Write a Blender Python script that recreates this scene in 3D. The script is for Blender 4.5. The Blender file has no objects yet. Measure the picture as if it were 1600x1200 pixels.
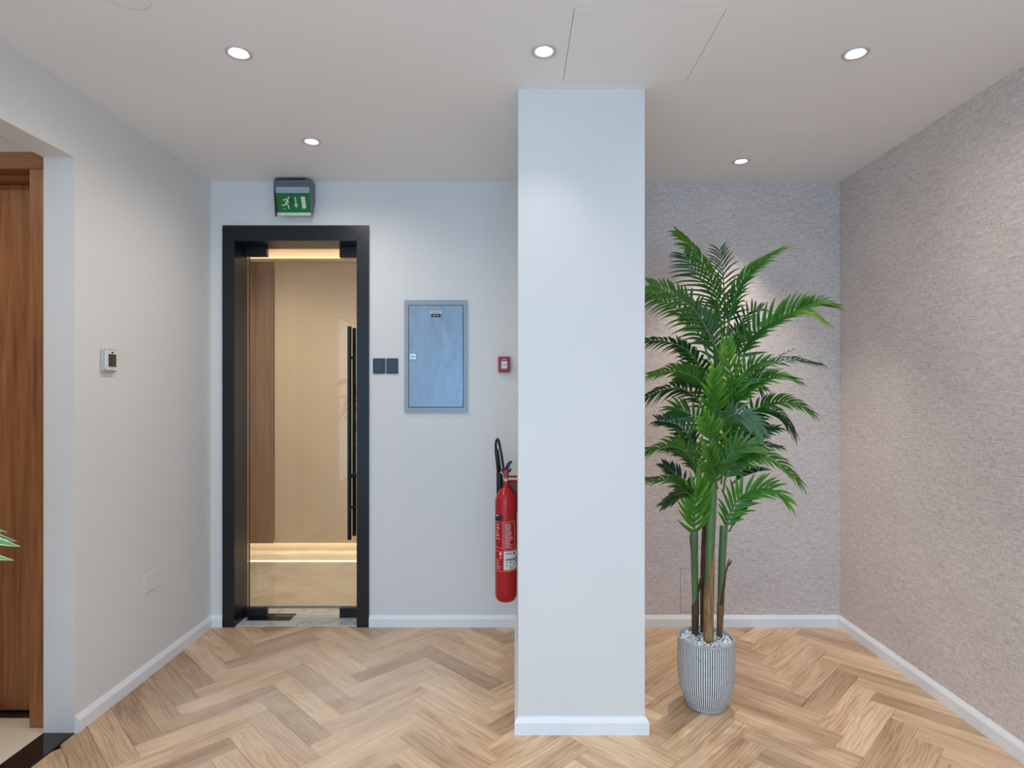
import bpy, bmesh, math, random
from mathutils import Vector, Matrix

random.seed(11)
S = bpy.context.scene
COL = S.collection
R = math.radians

# ------------------------------------------------------------------ measures (metres)
F, CX, CY, EYE = 930.0, 804.0, 607.0, 1.499       # focal length in px, vanishing point, eye height
YB, HC = 3.747, 2.80                              # back wall, ceiling height
XL, XR = -1.911, 2.047                            # left / right wall
YW = 2.585                                        # end of the left wall (edge of the opening)
YR = -3.0                                         # rear wall behind the camera
XV = -2.046                                       # outer face of the left wall
PX0, PX1, PY = 0.016, 0.566, 2.588                # pillar


def P(px, py, Y):
    return Vector(((px - CX) * Y / F, Y, EYE - (py - CY) * Y / F))


# ------------------------------------------------------------------ camera
cam = bpy.data.objects.new('camera', bpy.data.cameras.new('camera'))
COL.objects.link(cam)
cam.location = (0, 0, EYE)
cam.rotation_euler = (R(90), 0, 0)
cam.data.sensor_width = 36
cam.data.lens = 36 * F / 1600
cam.data.shift_x = -4 / 1600
cam.data.shift_y = 7 / 1600
cam.data.clip_start = 0.05
S.camera = cam

# ------------------------------------------------------------------ world, daylight, exposure
w = bpy.data.worlds.new('sky')
S.world = w
w.use_nodes = True
bgn = w.node_tree.nodes['Background']
bgn.inputs[0].default_value = (0.55, 0.76, 1.0, 1)
WORLD = 0.35
bgn.inputs[1].default_value = WORLD


def area(name, loc, rot, sx, sy, power, col):
    l = bpy.data.lights.new(name, 'AREA')
    l.shape = 'RECTANGLE'
    l.size, l.size_y = sx, sy
    l.energy = power
    l.color = col
    o = bpy.data.objects.new(name, l)
    COL.objects.link(o)
    o.location = loc
    o.rotation_euler = rot
    return o


REAR_W, REAR_C = 138.0, (0.22, 0.58, 1.0)         # daylight through the rear window
SIDE_W, SIDE_C = 22.0, (0.70, 0.86, 1.0)          # daylight through the side window
RIGHT_W, RIGHT_C = 18.0, (1.0, 0.97, 0.92)        # fill light through an added, unseen window in the right wall
ROOM_W, ROOM_C = 28.0, (1.0, 0.98, 0.96)          # added fill downlights, unseen behind the viewpoint
area('daylight_rear', (-0.2, YR - 0.12, 1.35), (R(90), 0, 0), 3.3, 2.3, REAR_W, REAR_C)
area('daylight_side', (XL - 0.35, 0.15, 1.35), (R(90), 0, R(-90)), 2.25, 2.1, SIDE_W, SIDE_C)
area('fill_right', (XR + 0.28, -0.35, 1.4), (R(90), 0, R(90)), 2.6, 2.1, RIGHT_W, RIGHT_C)
LAMP = (1.0, 0.95, 0.89)
LAMP_W = 25.5
LENS_E = 9.0
S.view_settings.view_transform = 'Standard'
S.view_settings.look = 'None'
S.view_settings.exposure = 0.0
S.view_settings.gamma = 1.0
S.view_settings.use_curve_mapping = False
try:
    S.cycles.use_denoising = True
    S.cycles.max_bounces = 10
    S.cycles.diffuse_bounces = 6
    S.cycles.transparent_max_bounces = 16
    S.cycles.sample_clamp_indirect = 6
except Exception:
    pass


# ------------------------------------------------------------------ materials
def srgb(r, g, b):
    def f(c):
        c /= 255.0
        return c / 12.92 if c <= 0.04045 else ((c + 0.055) / 1.055) ** 2.4
    return (f(r), f(g), f(b), 1)


class NT:
    def __init__(s, name):
        s.m = bpy.data.materials.new(name)
        s.m.use_nodes = True
        s.t = s.m.node_tree
        s.b = s.t.nodes['Principled BSDF']

    def n(s, typ, **kw):
        x = s.t.nodes.new(typ)
        for k, v in kw.items():
            setattr(x, k, v)
        return x

    def l(s, a, b):
        s.t.links.new(a, b)

    def math(s, op, a, b=None, clamp=False):
        x = s.n('ShaderNodeMath', operation=op)
        x.use_clamp = clamp
        for i, v in enumerate((a, b)):
            if v is None:
                continue
            if isinstance(v, (int, float)):
                x.inputs[i].default_value = v
            else:
                s.l(v, x.inputs[i])
        return x.outputs[0]

    def vmul(s, v, xyz):
        x = s.n('ShaderNodeVectorMath', operation='MULTIPLY')
        s.l(v, x.inputs[0])
        x.inputs[1].default_value = xyz
        return x.outputs[0]

    def noise(s, v, scale=1.0, detail=2.0, rough=0.5, dist=0.0):
        x = s.n('ShaderNodeTexNoise')
        if v is not None:
            s.l(v, x.inputs['Vector'])
        x.inputs['Scale'].default_value = scale
        x.inputs['Detail'].default_value = detail
        x.inputs['Roughness'].default_value = rough
        x.inputs['Distortion'].default_value = dist
        return x.outputs['Fac']

    def ramp(s, fac, stops):
        x = s.n('ShaderNodeValToRGB')
        e = x.color_ramp.elements
        e[0].position, e[0].color = stops[0]
        e[1].position, e[1].color = stops[-1]
        for p, c in stops[1:-1]:
            k = e.new(p)
            k.color = c
        s.l(fac, x.inputs[0])
        return x.outputs[0]

    def mix(s, fac, a, b, mode='MIX'):
        x = s.n('ShaderNodeMix', data_type='RGBA', blend_type=mode)
        for i, v in ((0, fac), (6, a), (7, b)):
            if isinstance(v, (int, float)):
                x.inputs[i].default_value = v
            elif isinstance(v, tuple):
                x.inputs[i].default_value = v
            else:
                s.l(v, x.inputs[i])
        return x.outputs[2]

    def bump(s, h, strength=0.2, dist=0.001):
        x = s.n('ShaderNodeBump')
        x.inputs['Strength'].default_value = strength
        x.inputs['Distance'].default_value = dist
        s.l(h, x.inputs['Height'])
        s.l(x.outputs[0], s.b.inputs['Normal'])

    def set(s, rough=0.5, metal=0.0, spec=None):
        s.b.inputs['Roughness'].default_value = rough
        s.b.inputs['Metallic'].default_value = metal
        if spec is not None:
            s.b.inputs['Specular IOR Level'].default_value = spec
        return s

    def color(s, c):
        if isinstance(c, tuple):
            s.b.inputs['Base Color'].default_value = c
        else:
            s.l(c, s.b.inputs['Base Color'])
        return s


def plain(name, col, rough=0.5, metal=0.0, vary=0.06, scale=30.0, bump=0.0, spec=None):
    k = NT(name).set(rough, metal, spec)
    tc = k.n('ShaderNodeTexCoord')
    f = k.noise(tc.outputs['Object'], scale, 3)
    lo = tuple(c * (1 - vary) for c in col[:3]) + (1,)
    hi = tuple(min(1, c * (1 + vary)) for c in col[:3]) + (1,)
    k.color(k.ramp(f, [(0.3, lo), (0.7, hi)]))
    if bump:
        k.bump(f, bump)
    return k.m


def emit(name, col, strength):
    k = NT(name)
    k.color((0.8, 0.8, 0.8, 1))
    k.b.inputs['Emission Color'].default_value = col
    k.b.inputs['Emission Strength'].default_value = strength
    return k.m


def wood(name, stops, axis='Z', rough=0.45, uv=False, across=55.0, along=2.2, bumpy=0.15):
    """boards with grain along one axis of object space"""
    k = NT(name).set(rough)
    tc = k.n('ShaderNodeTexCoord')
    v = tc.outputs['Object']
    sc = {'X': (along, across, across), 'Y': (across, along, across), 'Z': (across, across, along)}[axis]
    a = k.noise(k.vmul(v, sc), 1, 6, 0.62, 0.4)
    sc2 = tuple(c * 0.16 if c == across else c * 0.5 for c in sc)
    b = k.noise(k.vmul(v, sc2), 1, 3, 0.5, 1.2)
    f = k.math('ADD', k.math('MULTIPLY', a, 0.6), k.math('MULTIPLY', b, 0.4))
    k.color(k.ramp(f, stops))
    k.bump(a, bumpy)
    return k.m


M = {}


def make_materials():
    # white paint with a fine roller texture
    for nm, c in (('paint', srgb(224, 221, 217)), ('paint_ceiling', srgb(240, 236, 233)), ('paint_trim', srgb(236, 237, 238))):
        k = NT(nm).set(0.6 if nm != 'paint_trim' else 0.32)
        g = k.n('ShaderNodeNewGeometry')
        big = k.noise(g.outputs['Position'], 1.7, 3)
        fine = k.noise(g.outputs['Position'], 260, 2)
        lo = tuple(x * 0.97 for x in c[:3]) + (1,)
        k.color(k.ramp(big, [(0.3, lo), (0.7, c)]))
        if nm != 'paint_trim':
            k.bump(fine, 0.12, 0.0006)
        M[nm] = k.m
    # woven wallpaper: horizontal and vertical threads
    k = NT('woven_wallpaper').set(0.85, 0, 0.2)
    g = k.n('ShaderNodeNewGeometry')
    sp = k.n('ShaderNodeSeparateXYZ')
    k.l(g.outputs['Position'], sp.inputs[0])
    u = k.math('ADD', sp.outputs[0], sp.outputs[1])
    cb = k.n('ShaderNodeCombineXYZ')
    k.l(u, cb.inputs[0])
    k.l(sp.outputs[2], cb.inputs[1])
    th = k.noise(k.vmul(cb.outputs[0], (26, 230, 1)), 1, 3, 0.6, 0.3)
    tv = k.noise(k.vmul(cb.outputs[0], (230, 30, 1)), 1, 3, 0.6, 0.3)
    sl = k.noise(k.vmul(cb.outputs[0], (7, 90, 1)), 1, 2, 0.5)
    cl = k.noise(cb.outputs[0], 2.5, 2)
    f = k.math('ADD', k.math('MULTIPLY', th, 0.42), k.math('MULTIPLY', tv, 0.34))
    f = k.math('ADD', f, k.math('MULTIPLY', sl, 0.16))
    f = k.math('ADD', f, k.math('MULTIPLY', cl, 0.08))
    k.color(k.ramp(f, [(0.36, srgb(175, 161, 154)), (0.5, srgb(212, 199, 192)), (0.63, srgb(233, 222, 216))]))
    k.bump(f, 0.35, 0.002)
    M['wallpaper'] = k.m
    # oak plank, grain along u; each plank has its own tone
    k = NT('oak_plank').set(0.38, 0, 0.45)
    uvn = k.n('ShaderNodeTexCoord').outputs['UV']
    oi = k.n('ShaderNodeObjectInfo').outputs['Random']
    g = k.n('ShaderNodeNewGeometry')
    rnd = k.math('FRACT', k.math('ADD', k.math('MULTIPLY', oi, 7.31), k.math('MULTIPLY', g.outputs['Random Per Island'], 3.77)))
    off = k.n('ShaderNodeCombineXYZ')
    k.l(k.math('MULTIPLY', rnd, 37.0), off.inputs[0])
    k.l(k.math('MULTIPLY', rnd, 91.0), off.inputs[1])
    k.l(k.math('MULTIPLY', rnd, 13.0), off.inputs[2])
    ad = k.n('ShaderNodeVectorMath', operation='ADD')
    k.l(uvn, ad.inputs[0])
    k.l(off.outputs[0], ad.inputs[1])
    v = ad.outputs[0]
    fine = k.noise(k.vmul(v, (6, 170, 1)), 1, 4, 0.6, 0.2)
    band = k.noise(k.vmul(v, (2.2, 19, 1)), 1, 5, 0.6, 0.9)
    blot = k.noise(k.vmul(v, (1.7, 7, 1)), 1, 3, 0.5, 0.6)
    wv = k.n('ShaderNodeTexWave', wave_type='BANDS', bands_direction='Y')
    k.l(k.vmul(v, (0.55, 3.4, 1)), wv.inputs['Vector'])
    wv.inputs['Scale'].default_value = 5.0
    wv.inputs['Distortion'].default_value = 13.0
    wv.inputs['Detail'].default_value = 2.5
    wv.inputs['Detail Scale'].default_value = 1.2
    f = k.math('ADD', k.math('MULTIPLY', fine, 0.16), k.math('MULTIPLY', band, 0.42))
    f = k.math('ADD', f, k.math('MULTIPLY', blot, 0.34))
    f = k.math('ADD', f, k.math('MULTIPLY', wv.outputs['Fac'], 0.08))
    c = k.ramp(f, [(0.34, srgb(172, 134, 100)), (0.45, srgb(209, 173, 138)), (0.55, srgb(229, 198, 164)), (0.66, srgb(240, 214, 184))])
    tone = k.ramp(rnd, [(0.0, srgb(204, 195, 187)), (0.35, srgb(238, 234, 230)), (0.7, srgb(250, 246, 240)), (1.0, srgb(255, 254, 248))])
    c = k.mix(1.0, c, tone, 'MULTIPLY')
    # builder's dust in smears left of the pillar, plus daylight sheen painted as film
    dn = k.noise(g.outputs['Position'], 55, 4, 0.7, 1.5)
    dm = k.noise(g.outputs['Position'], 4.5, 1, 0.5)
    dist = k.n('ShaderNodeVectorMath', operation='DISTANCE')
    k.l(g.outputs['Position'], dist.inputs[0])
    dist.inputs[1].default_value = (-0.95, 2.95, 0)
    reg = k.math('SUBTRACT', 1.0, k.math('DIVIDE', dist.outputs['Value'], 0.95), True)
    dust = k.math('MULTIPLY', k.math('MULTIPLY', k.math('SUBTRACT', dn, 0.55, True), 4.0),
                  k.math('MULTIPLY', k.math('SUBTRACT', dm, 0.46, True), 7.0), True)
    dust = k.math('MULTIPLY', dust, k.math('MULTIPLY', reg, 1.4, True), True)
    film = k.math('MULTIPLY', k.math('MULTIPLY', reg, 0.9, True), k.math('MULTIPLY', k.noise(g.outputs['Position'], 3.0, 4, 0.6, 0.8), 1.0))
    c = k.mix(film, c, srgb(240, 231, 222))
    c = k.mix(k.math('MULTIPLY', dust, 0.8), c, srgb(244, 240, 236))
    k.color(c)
    ro = k.math('ADD', k.math('MULTIPLY', fine, 0.18), 0.29)
    k.l(ro, k.b.inputs['Roughness'])
    k.bump(fine, 0.12, 0.0006)
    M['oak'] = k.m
    M['joint'] = plain('floor_underlay', srgb(86, 62, 44), 0.9)
    M['walnut'] = wood('brown_wood_door', [(0.3, srgb(92, 54, 26)), (0.48, srgb(146, 92, 52)), (0.7, srgb(176, 118, 72))], 'Z', 0.42)
    M['walnut_head'] = wood('brown_wood_head', [(0.3, srgb(92, 54, 26)), (0.48, srgb(146, 92, 52)), (0.7, srgb(176, 118, 72))], 'X', 0.42)
    M['lobby_wood'] = wood('pale_wood_panel', [(0.3, srgb(124, 92, 62)), (0.5, srgb(152, 118, 84)), (0.7, srgb(172, 138, 102))], 'Z', 0.4, across=26, along=1.1)
    M['beige'] = plain('beige_wall_panel', srgb(222, 198, 164), 0.35, 0, 0.03, 2.0)
    M['black'] = plain('satin_black_metal', srgb(20, 22, 28), 0.3, 0.0, 0.1, 8)
    M['black_matt'] = plain('matt_black', srgb(16, 17, 20), 0.55, 0, 0.1)
    M['rubber'] = plain('black_rubber', srgb(18, 20, 22), 0.45, 0, 0.1)
    M['bronze'] = plain('dark_bronze_plate', srgb(66, 63, 58), 0.3, 0.8, 0.12)
    # marble
    k = NT('grey_white_marble').set(0.2)
    g = k.n('ShaderNodeNewGeometry')
    a = k.noise(g.outputs['Position'], 3.2, 5, 0.55, 2.0)
    ve = k.math('ABSOLUTE', k.math('SUBTRACT', a, 0.5))
    k.color(k.ramp(ve, [(0.0, srgb(150, 146, 144)), (0.02, srgb(205, 201, 197)), (0.3, srgb(228, 224, 220))]))
    M['marble'] = k.m
    k = NT('beige_lobby_marble').set(0.07)
    g = k.n('ShaderNodeNewGeometry')
    a = k.noise(g.outputs['Position'], 2.2, 7, 0.6, 1.2)
    k.color(k.ramp(a, [(0.3, srgb(196, 182, 158)), (0.5, srgb(215, 202, 180)), (0.7, srgb(224, 214, 196))]))
    k.b.inputs['Specular IOR Level'].default_value = 0.7
    M['lobby_floor'] = k.m
    k = NT('black_granite').set(0.08)
    g = k.n('ShaderNodeNewGeometry')
    a = k.noise(g.outputs['Position'], 240, 3, 0.7)
    k.color(k.ramp(a, [(0.45, srgb(20, 18, 18)), (0.66, srgb(52, 40, 38)), (0.8, srgb(96, 84, 80))]))
    M['granite'] = k.m
    M['granite_brown'] = k.m
    M['cream_tile'] = plain('cream_tile', srgb(226, 214, 196), 0.25, 0, 0.03, 3)
    M['grout'] = plain('tile_grout', srgb(170, 160, 148), 0.9)
    # glass: clear, mirror-like at grazing angles
    k = NT('clear_glass')
    out = k.t.nodes['Material Output']
    tr = k.n('ShaderNodeBsdfTransparent')
    tr.inputs[0].default_value = (0.965, 0.975, 0.97, 1)
    gl = k.n('ShaderNodeBsdfGlossy')
    gl.inputs['Roughness'].default_value = 0.0
    fr = k.n('ShaderNodeFresnel')
    fr.inputs[0].default_value = 1.5
    mx = k.n('ShaderNodeMixShader')
    k.l(fr.outputs[0], mx.inputs[0])
    k.l(tr.outputs[0], mx.inputs[1])
    k.l(gl.outputs[0], mx.inputs[2])
    k.l(mx.outputs[0], out.inputs[0])
    M['glass'] = k.m
    M['led'] = emit('led_strip', (1.0, 0.93, 0.76, 1), 6.0)
    M['lens'] = emit('lamp_lens', (1.0, 0.96, 0.9, 1), LENS_E)
    M['ring'] = plain('grey_lamp_ring', srgb(198, 197, 196), 0.4, 0.0, 0.02)
    M['white_plastic'] = plain('white_plastic', srgb(222, 220, 216), 0.35, 0, 0.02)
    M['grey_plastic'] = plain('pale_grey_plastic', srgb(190, 187, 183), 0.4, 0, 0.02)
    M['lcd'] = plain('dark_green_grey_screen', srgb(66, 66, 58), 0.12, 0, 0.15, 40)
    M['sign_grey'] = plain('grey_sign_housing', srgb(104, 110, 118), 0.4, 0.2, 0.03)
    M['sign_green'] = plain('green_sign_face', srgb(0, 112, 44), 0.3, 0, 0.08, 12)
    M['sign_band'] = plain('frosted_pale_band', srgb(168, 178, 192), 0.3, 0, 0.03)
    M['sign_white'] = plain('white_pictogram', srgb(206, 214, 204), 0.5, 0, 0.03)
    M['sign_dark'] = plain('dark_green_print', srgb(0, 66, 30), 0.4)
    M['cab_frame'] = plain('grey_cabinet_frame', srgb(150, 155, 162), 0.42, 0.2, 0.03)
    # blue-grey cabinet door with streaks left by its protective film
    k = NT('blue_grey_cabinet_door').set(0.3, 0.15)
    tc = k.n('ShaderNodeTexCoord').outputs['Object']
    a = k.noise(k.vmul(tc, (7, 7, 2.6)), 1, 3, 0.55, 2.6)
    b = k.noise(k.vmul(tc, (30, 30, 4)), 1, 3, 0.6, 1.0)
    f = k.math('ADD', k.math('MULTIPLY', a, 0.7), k.math('MULTIPLY', b, 0.3))
    k.color(k.ramp(f, [(0.34, srgb(136, 140, 148)), (0.42, srgb(138, 152, 166)), (0.6, srgb(142, 160, 176)), (0.72, srgb(152, 166, 180))]))
    k.bump(f, 0.15, 0.002)
    M['cab_door'] = k.m
    M['gap'] = plain('dark_gap', srgb(30, 32, 36), 0.8)
    M['switch'] = plain('charcoal_switch_plate', srgb(48, 56, 70), 0.35, 0, 0.06)
    M['red'] = plain('red_enamel', srgb(178, 14, 24), 0.22, 0, 0.05, 6)
    M['dark_red'] = plain('dark_red_plate', srgb(122, 16, 26), 0.35)
    M['red_plastic'] = plain('red_plastic', srgb(150, 26, 36), 0.4, 0, 0.04)
    M['print_pale'] = plain('pale_pink_print', srgb(222, 170, 172), 0.5)
    M['print_black'] = plain('black_print', srgb(30, 28, 30), 0.5)
    M['print_grey'] = plain('grey_print', srgb(128, 130, 124), 0.5)
    M['label_white'] = plain('white_label', srgb(222, 220, 216), 0.4, 0, 0.02)
    M['label_orange'] = plain('orange_label_edge', srgb(206, 104, 26), 0.4)
    M['label_dark'] = plain('dark_label', srgb(10, 24, 34), 0.35)
    M['chrome'] = plain('brushed_metal', srgb(190, 188, 182), 0.25, 0.9, 0.05)
    M['navy'] = plain('navy_lever', srgb(26, 34, 84), 0.35)
    # ceramic pot
    k = NT('whitewashed_rib').set(0.55)
    tc = k.n('ShaderNodeTexCoord').outputs['Object']
    a = k.noise(k.vmul(tc, (60, 60, 40)), 1, 4, 0.65)
    k.color(k.ramp(a, [(0.28, srgb(190, 190, 189)), (0.38, srgb(230, 229, 226)), (0.7, srgb(243, 242, 239))]))
    k.bump(a, 0.2)
    M['rib'] = k.m
    M['groove'] = plain('dark_pot_groove', srgb(76, 78, 82), 0.8, 0, 0.2, 60)
    M['pot_rim'] = plain('grey_pot_rim', srgb(172, 172, 170), 0.5, 0, 0.18, 60)
    M['pot_inside'] = plain('dark_pot_inside', srgb(96, 98, 100), 0.8, 0, 0.1)
    M['pebble'] = plain('white_pebble', srgb(226, 232, 236), 0.6, 0, 0.05, 60)
    M['soil'] = plain('dark_soil', srgb(70, 66, 62), 0.95, 0, 0.2, 90)
    M['bark'] = wood('fibrous_brown_bark', [(0.3, srgb(60, 40, 26)), (0.45, srgb(126, 92, 58)), (0.6, srgb(166, 128, 84)), (0.75, srgb(190, 156, 108))], 'Z', 0.8, across=120, along=9, bumpy=0.8)
    M['bark_dark'] = wood('dark_brown_husk', [(0.3, srgb(38, 26, 20)), (0.5, srgb(84, 56, 38)), (0.75, srgb(118, 82, 56))], 'Z', 0.8, across=120, along=9, bumpy=0.8)
    M['crownshaft'] = wood('green_crownshaft', [(0.3, srgb(58, 84, 48)), (0.5, srgb(84, 116, 66)), (0.75, srgb(106, 136, 84))], 'Z', 0.45, across=90, along=2, bumpy=0.15)
    for nm, c, tip in (('leaf_bright', srgb(58, 126, 26), srgb(118, 166, 40)), ('leaf_mid', srgb(48, 106, 28), srgb(106, 146, 40)),
                       ('leaf_dark', srgb(22, 62, 24), srgb(44, 78, 32)), ('leaf_grey', srgb(72, 108, 76), srgb(92, 124, 84)),
                       ('leaf_yellow', srgb(76, 140, 24), srgb(178, 206, 60)), ('leaf_pale', srgb(52, 108, 58), srgb(110, 162, 96))):
        k = NT(nm).set(0.42)
        at = k.n('ShaderNodeAttribute', attribute_name='along')
        tc = k.n('ShaderNodeTexCoord').outputs['Object']
        nn = k.noise(tc, 34, 2)
        f = k.math('ADD', k.math('MULTIPLY', at.outputs['Fac'], 0.85), k.math('MULTIPLY', k.math('SUBTRACT', nn, 0.5), 0.5))
        dk = tuple(x * 0.72 for x in c[:3]) + (1,)
        k.color(k.ramp(f, [(0.0, dk), (0.35, c), (0.95, tip)]))
        # light shines a little through the thin leaf
        out = k.t.nodes['Material Output']
        tl = k.n('ShaderNodeBsdfTranslucent')
        tl.inputs[0].default_value = tuple(min(1, x * 1.3) for x in c[:3]) + (1,)
        mx = k.n('ShaderNodeMixShader')
        mx.inputs[0].default_value = 0.18
        k.l(k.b.outputs[0], mx.inputs[1])
        k.l(tl.outputs[0], mx.inputs[2])
        k.l(mx.outputs[0], out.inputs[0])
        M[nm] = k.m
    M['midrib'] = plain('green_midrib', srgb(78, 124, 52), 0.5)
    M['variegated'] = plain('cream_edged_leaf', srgb(206, 216, 168), 0.45, 0, 0.06)
    M['terracotta'] = plain('grey_planter', srgb(120, 120, 120), 0.6, 0, 0.1)


make_materials()


# ------------------------------------------------------------------ mesh builder
class MB:
    def __init__(s):
        s.v, s.f, s.mi, s.sm = [], [], [], []

    def quad(s, idx, m=0, smooth=False):
        s.f.append(tuple(idx))
        s.mi.append(m)
        s.sm.append(smooth)

    def box(s, x0, x1, y0, y1, z0, z1, m=0):
        b = len(s.v)
        for z in (z0, z1):
            s.v += [(x0, y0, z), (x1, y0, z), (x1, y1, z), (x0, y1, z)]
        for q in ((0, 3, 2, 1), (4, 5, 6, 7), (0, 1, 5, 4), (1, 2, 6, 5), (2, 3, 7, 6), (3, 0, 4, 7)):
            s.quad([b + i for i in q], m)
        return s

    def bbox(s, x0, x1, y0, y1, z0, z1, r=0.003, m=0, seg=2):
        bm = bmesh.new()
        bmesh.ops.create_cube(bm, size=1)
        for v in bm.verts:
            v.co = Vector(((x0 + x1) / 2 + v.co.x * (x1 - x0), (y0 + y1) / 2 + v.co.y * (y1 - y0), (z0 + z1) / 2 + v.co.z * (z1 - z0)))
        bmesh.ops.bevel(bm, geom=bm.edges[:], offset=r, segments=seg, profile=0.5, affect='EDGES')
        return s.add_bm(bm, m)

    def rbox(s, x0, x1, y0, y1, z0, z1, r, axis='Y', m=0, r2=0.0015, seg=4):
        """box whose corner edges along one axis are rounded by r, all others by r2"""
        bm = bmesh.new()
        bmesh.ops.create_cube(bm, size=1)
        for v in bm.verts:
            v.co = Vector(((x0 + x1) / 2 + v.co.x * (x1 - x0), (y0 + y1) / 2 + v.co.y * (y1 - y0), (z0 + z1) / 2 + v.co.z * (z1 - z0)))
        ai = 'XYZ'.index(axis)
        ed = [e for e in bm.edges if abs((e.verts[0].co - e.verts[1].co)[ai]) > 1e-6]
        bmesh.ops.bevel(bm, geom=ed, offset=r, segments=seg, profile=0.5, affect='EDGES')
        if r2:
            ed = [e for e in bm.edges if abs((e.verts[0].co - e.verts[1].co)[ai]) < 1e-6]
            bmesh.ops.bevel(bm, geom=ed, offset=r2, segments=1, profile=0.5, affect='EDGES')
        return s.add_bm(bm, m)

    def add_bm(s, bm, m=0, smooth=False):
        b = len(s.v)
        bm.verts.index_update()
        s.v += [tuple(v.co) for v in bm.verts]
        for f in bm.faces:
            s.quad([b + v.index for v in f.verts], m, smooth)
        bm.free()
        return s

    def lathe(s, prof, c=(0, 0, 0), n=32, m=0, axis='Z', smooth=True, cap0=False, cap1=False):
        b = len(s.v)
        for r, z in prof:
            for i in range(n):
                a = 2 * math.pi * i / n
                p = (r * math.cos(a), r * math.sin(a), z)
                if axis == 'Y':
                    p = (p[0], p[2], -p[1])
                elif axis == 'X':
                    p = (p[2], p[0], p[1])
                s.v.append((c[0] + p[0], c[1] + p[1], c[2] + p[2]))
        for j in range(len(prof) - 1):
            for i in range(n):
                k = (i + 1) % n
                s.quad((b + j * n + i, b + j * n + k, b + (j + 1) * n + k, b + (j + 1) * n + i), m, smooth)
        if cap0:
            s.quad([b + i for i in range(n)][::-1], m)
        if cap1:
            s.quad([b + (len(prof) - 1) * n + i for i in range(n)], m)
        return s

    def tube(s, pts, rad, n=8, m=0, smooth=True):
        pts = [Vector(p) for p in pts]
        if not isinstance(rad, (list, tuple)):
            rad = [rad] * len(pts)
        b = len(s.v)
        up = Vector((0.13, 0.21, 0.97))
        for i, p in enumerate(pts):
            t = (pts[min(i + 1, len(pts) - 1)] - pts[max(i - 1, 0)]).normalized()
            if abs(t.dot(up)) > 0.98:
                up = Vector((0.9, 0.3, 0.1))
            a = t.cross(up).normalized()
            c = a.cross(t)
            up = c
            for k in range(n):
                th = 2 * math.pi * k / n
                s.v.append(tuple(p + (a * math.cos(th) + c * math.sin(th)) * rad[i]))
        for j in range(len(pts) - 1):
            for k in range(n):
                q = (k + 1) % n
                s.quad((b + j * n + k, b + j * n + q, b + (j + 1) * n + q, b + (j + 1) * n + k), m, smooth)
        s.quad([b + k for k in range(n)][::-1], m)
        s.quad([b + (len(pts) - 1) * n + k for k in range(n)], m)
        return s

    def prism(s, poly, y0, y1, m=0):
        """polygon in XZ (list of (x,z)) extruded along Y"""
        b, n = len(s.v), len(poly)
        s.v += [(x, y0, z) for x, z in poly] + [(x, y1, z) for x, z in poly]
        s.quad([b + i for i in range(n)], m)
        s.quad([b + n + i for i in range(n)][::-1], m)
        for i in range(n):
            j = (i + 1) % n
            s.quad((b + i, b + n + i, b + n + j, b + j), m)
        return s

    def mesh(s, name, mats):
        me = bpy.data.meshes.new(name)
        me.from_pydata([tuple(v) for v in s.v], [], s.f)
        for m in (mats if isinstance(mats, (list, tuple)) else [mats]):
            me.materials.append(M[m] if isinstance(m, str) else m)
        me.polygons.foreach_set('material_index', s.mi)
        me.polygons.foreach_set('use_smooth', s.sm)
        me.update()
        return me

    def build(s, name, mats, parent=None, loc=None, fix=True):
        me = s.mesh(name, mats)
        if fix:
            bm = bmesh.new()
            bm.from_mesh(me)
            bmesh.ops.recalc_face_normals(bm, faces=bm.faces[:])
            bm.to_mesh(me)
            bm.free()
        o = bpy.data.objects.new(name, me)
        COL.objects.link(o)
        if parent is not None:
            o.parent = parent
        if loc is not None:
            o.location = loc
        return o


def tag(o, label, cat, group=None):
    o['label'] = label
    o['category'] = cat
    if group:
        o['group'] = group
    return o


def thing(name, label, cat, loc=(0, 0, 0), group=None, rz=0.0):
    o = bpy.data.objects.new(name, None)
    o.empty_display_size = 0.1
    COL.objects.link(o)
    o.location = loc
    o.rotation_euler = (0, 0, rz)
    return tag(o, label, cat, group)


def struct(o):
    o['kind'] = 'structure'
    return o


def slab(name, O, U, V, N, u0, u1, v0, v1, t, holes, mat, parent=None):
    """flat slab with rectangular holes: visible face at O + uU + vV facing N, thickness t behind it"""
    O, U, V, N = Vector(O), Vector(U), Vector(V), Vector(N)
    us = sorted({u0, u1, *[c for h in holes for c in h[:2] if u0 < c < u1]})
    vs = sorted({v0, v1, *[c for h in holes for c in h[2:] if v0 < c < v1]})
    nu, nv = len(us) - 1, len(vs) - 1

    def solid(i, j):
        if i < 0 or j < 0 or i >= nu or j >= nv:
            return False
        a, b = (us[i] + us[i + 1]) / 2, (vs[j] + vs[j + 1]) / 2
        return not any(h[0] < a < h[1] and h[2] < b < h[3] for h in holes)
    mb = MB()
    idx = {}

    def vert(i, j, k):
        if (i, j, k) not in idx:
            idx[(i, j, k)] = len(mb.v)
            mb.v.append(tuple(O + U * us[i] + V * vs[j] - N * (t * k)))
        return idx[(i, j, k)]
    for i in range(nu):
        for j in range(nv):
            if not solid(i, j):
                continue
            for k in (0, 1):
                mb.quad([vert(i, j, k), vert(i + 1, j, k), vert(i + 1, j + 1, k), vert(i, j + 1, k)])
            for (di, dj, a, b) in ((-1, 0, (i, j), (i, j + 1)), (1, 0, (i + 1, j), (i + 1, j + 1)),
                                   (0, -1, (i, j), (i + 1, j)), (0, 1, (i, j + 1), (i + 1, j + 1))):
                if not solid(i + di, j + dj):
                    mb.quad([vert(*a, 0), vert(*b, 0), vert(*b, 1), vert(*a, 1)])
    return mb.build(name, mat, parent)


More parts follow.
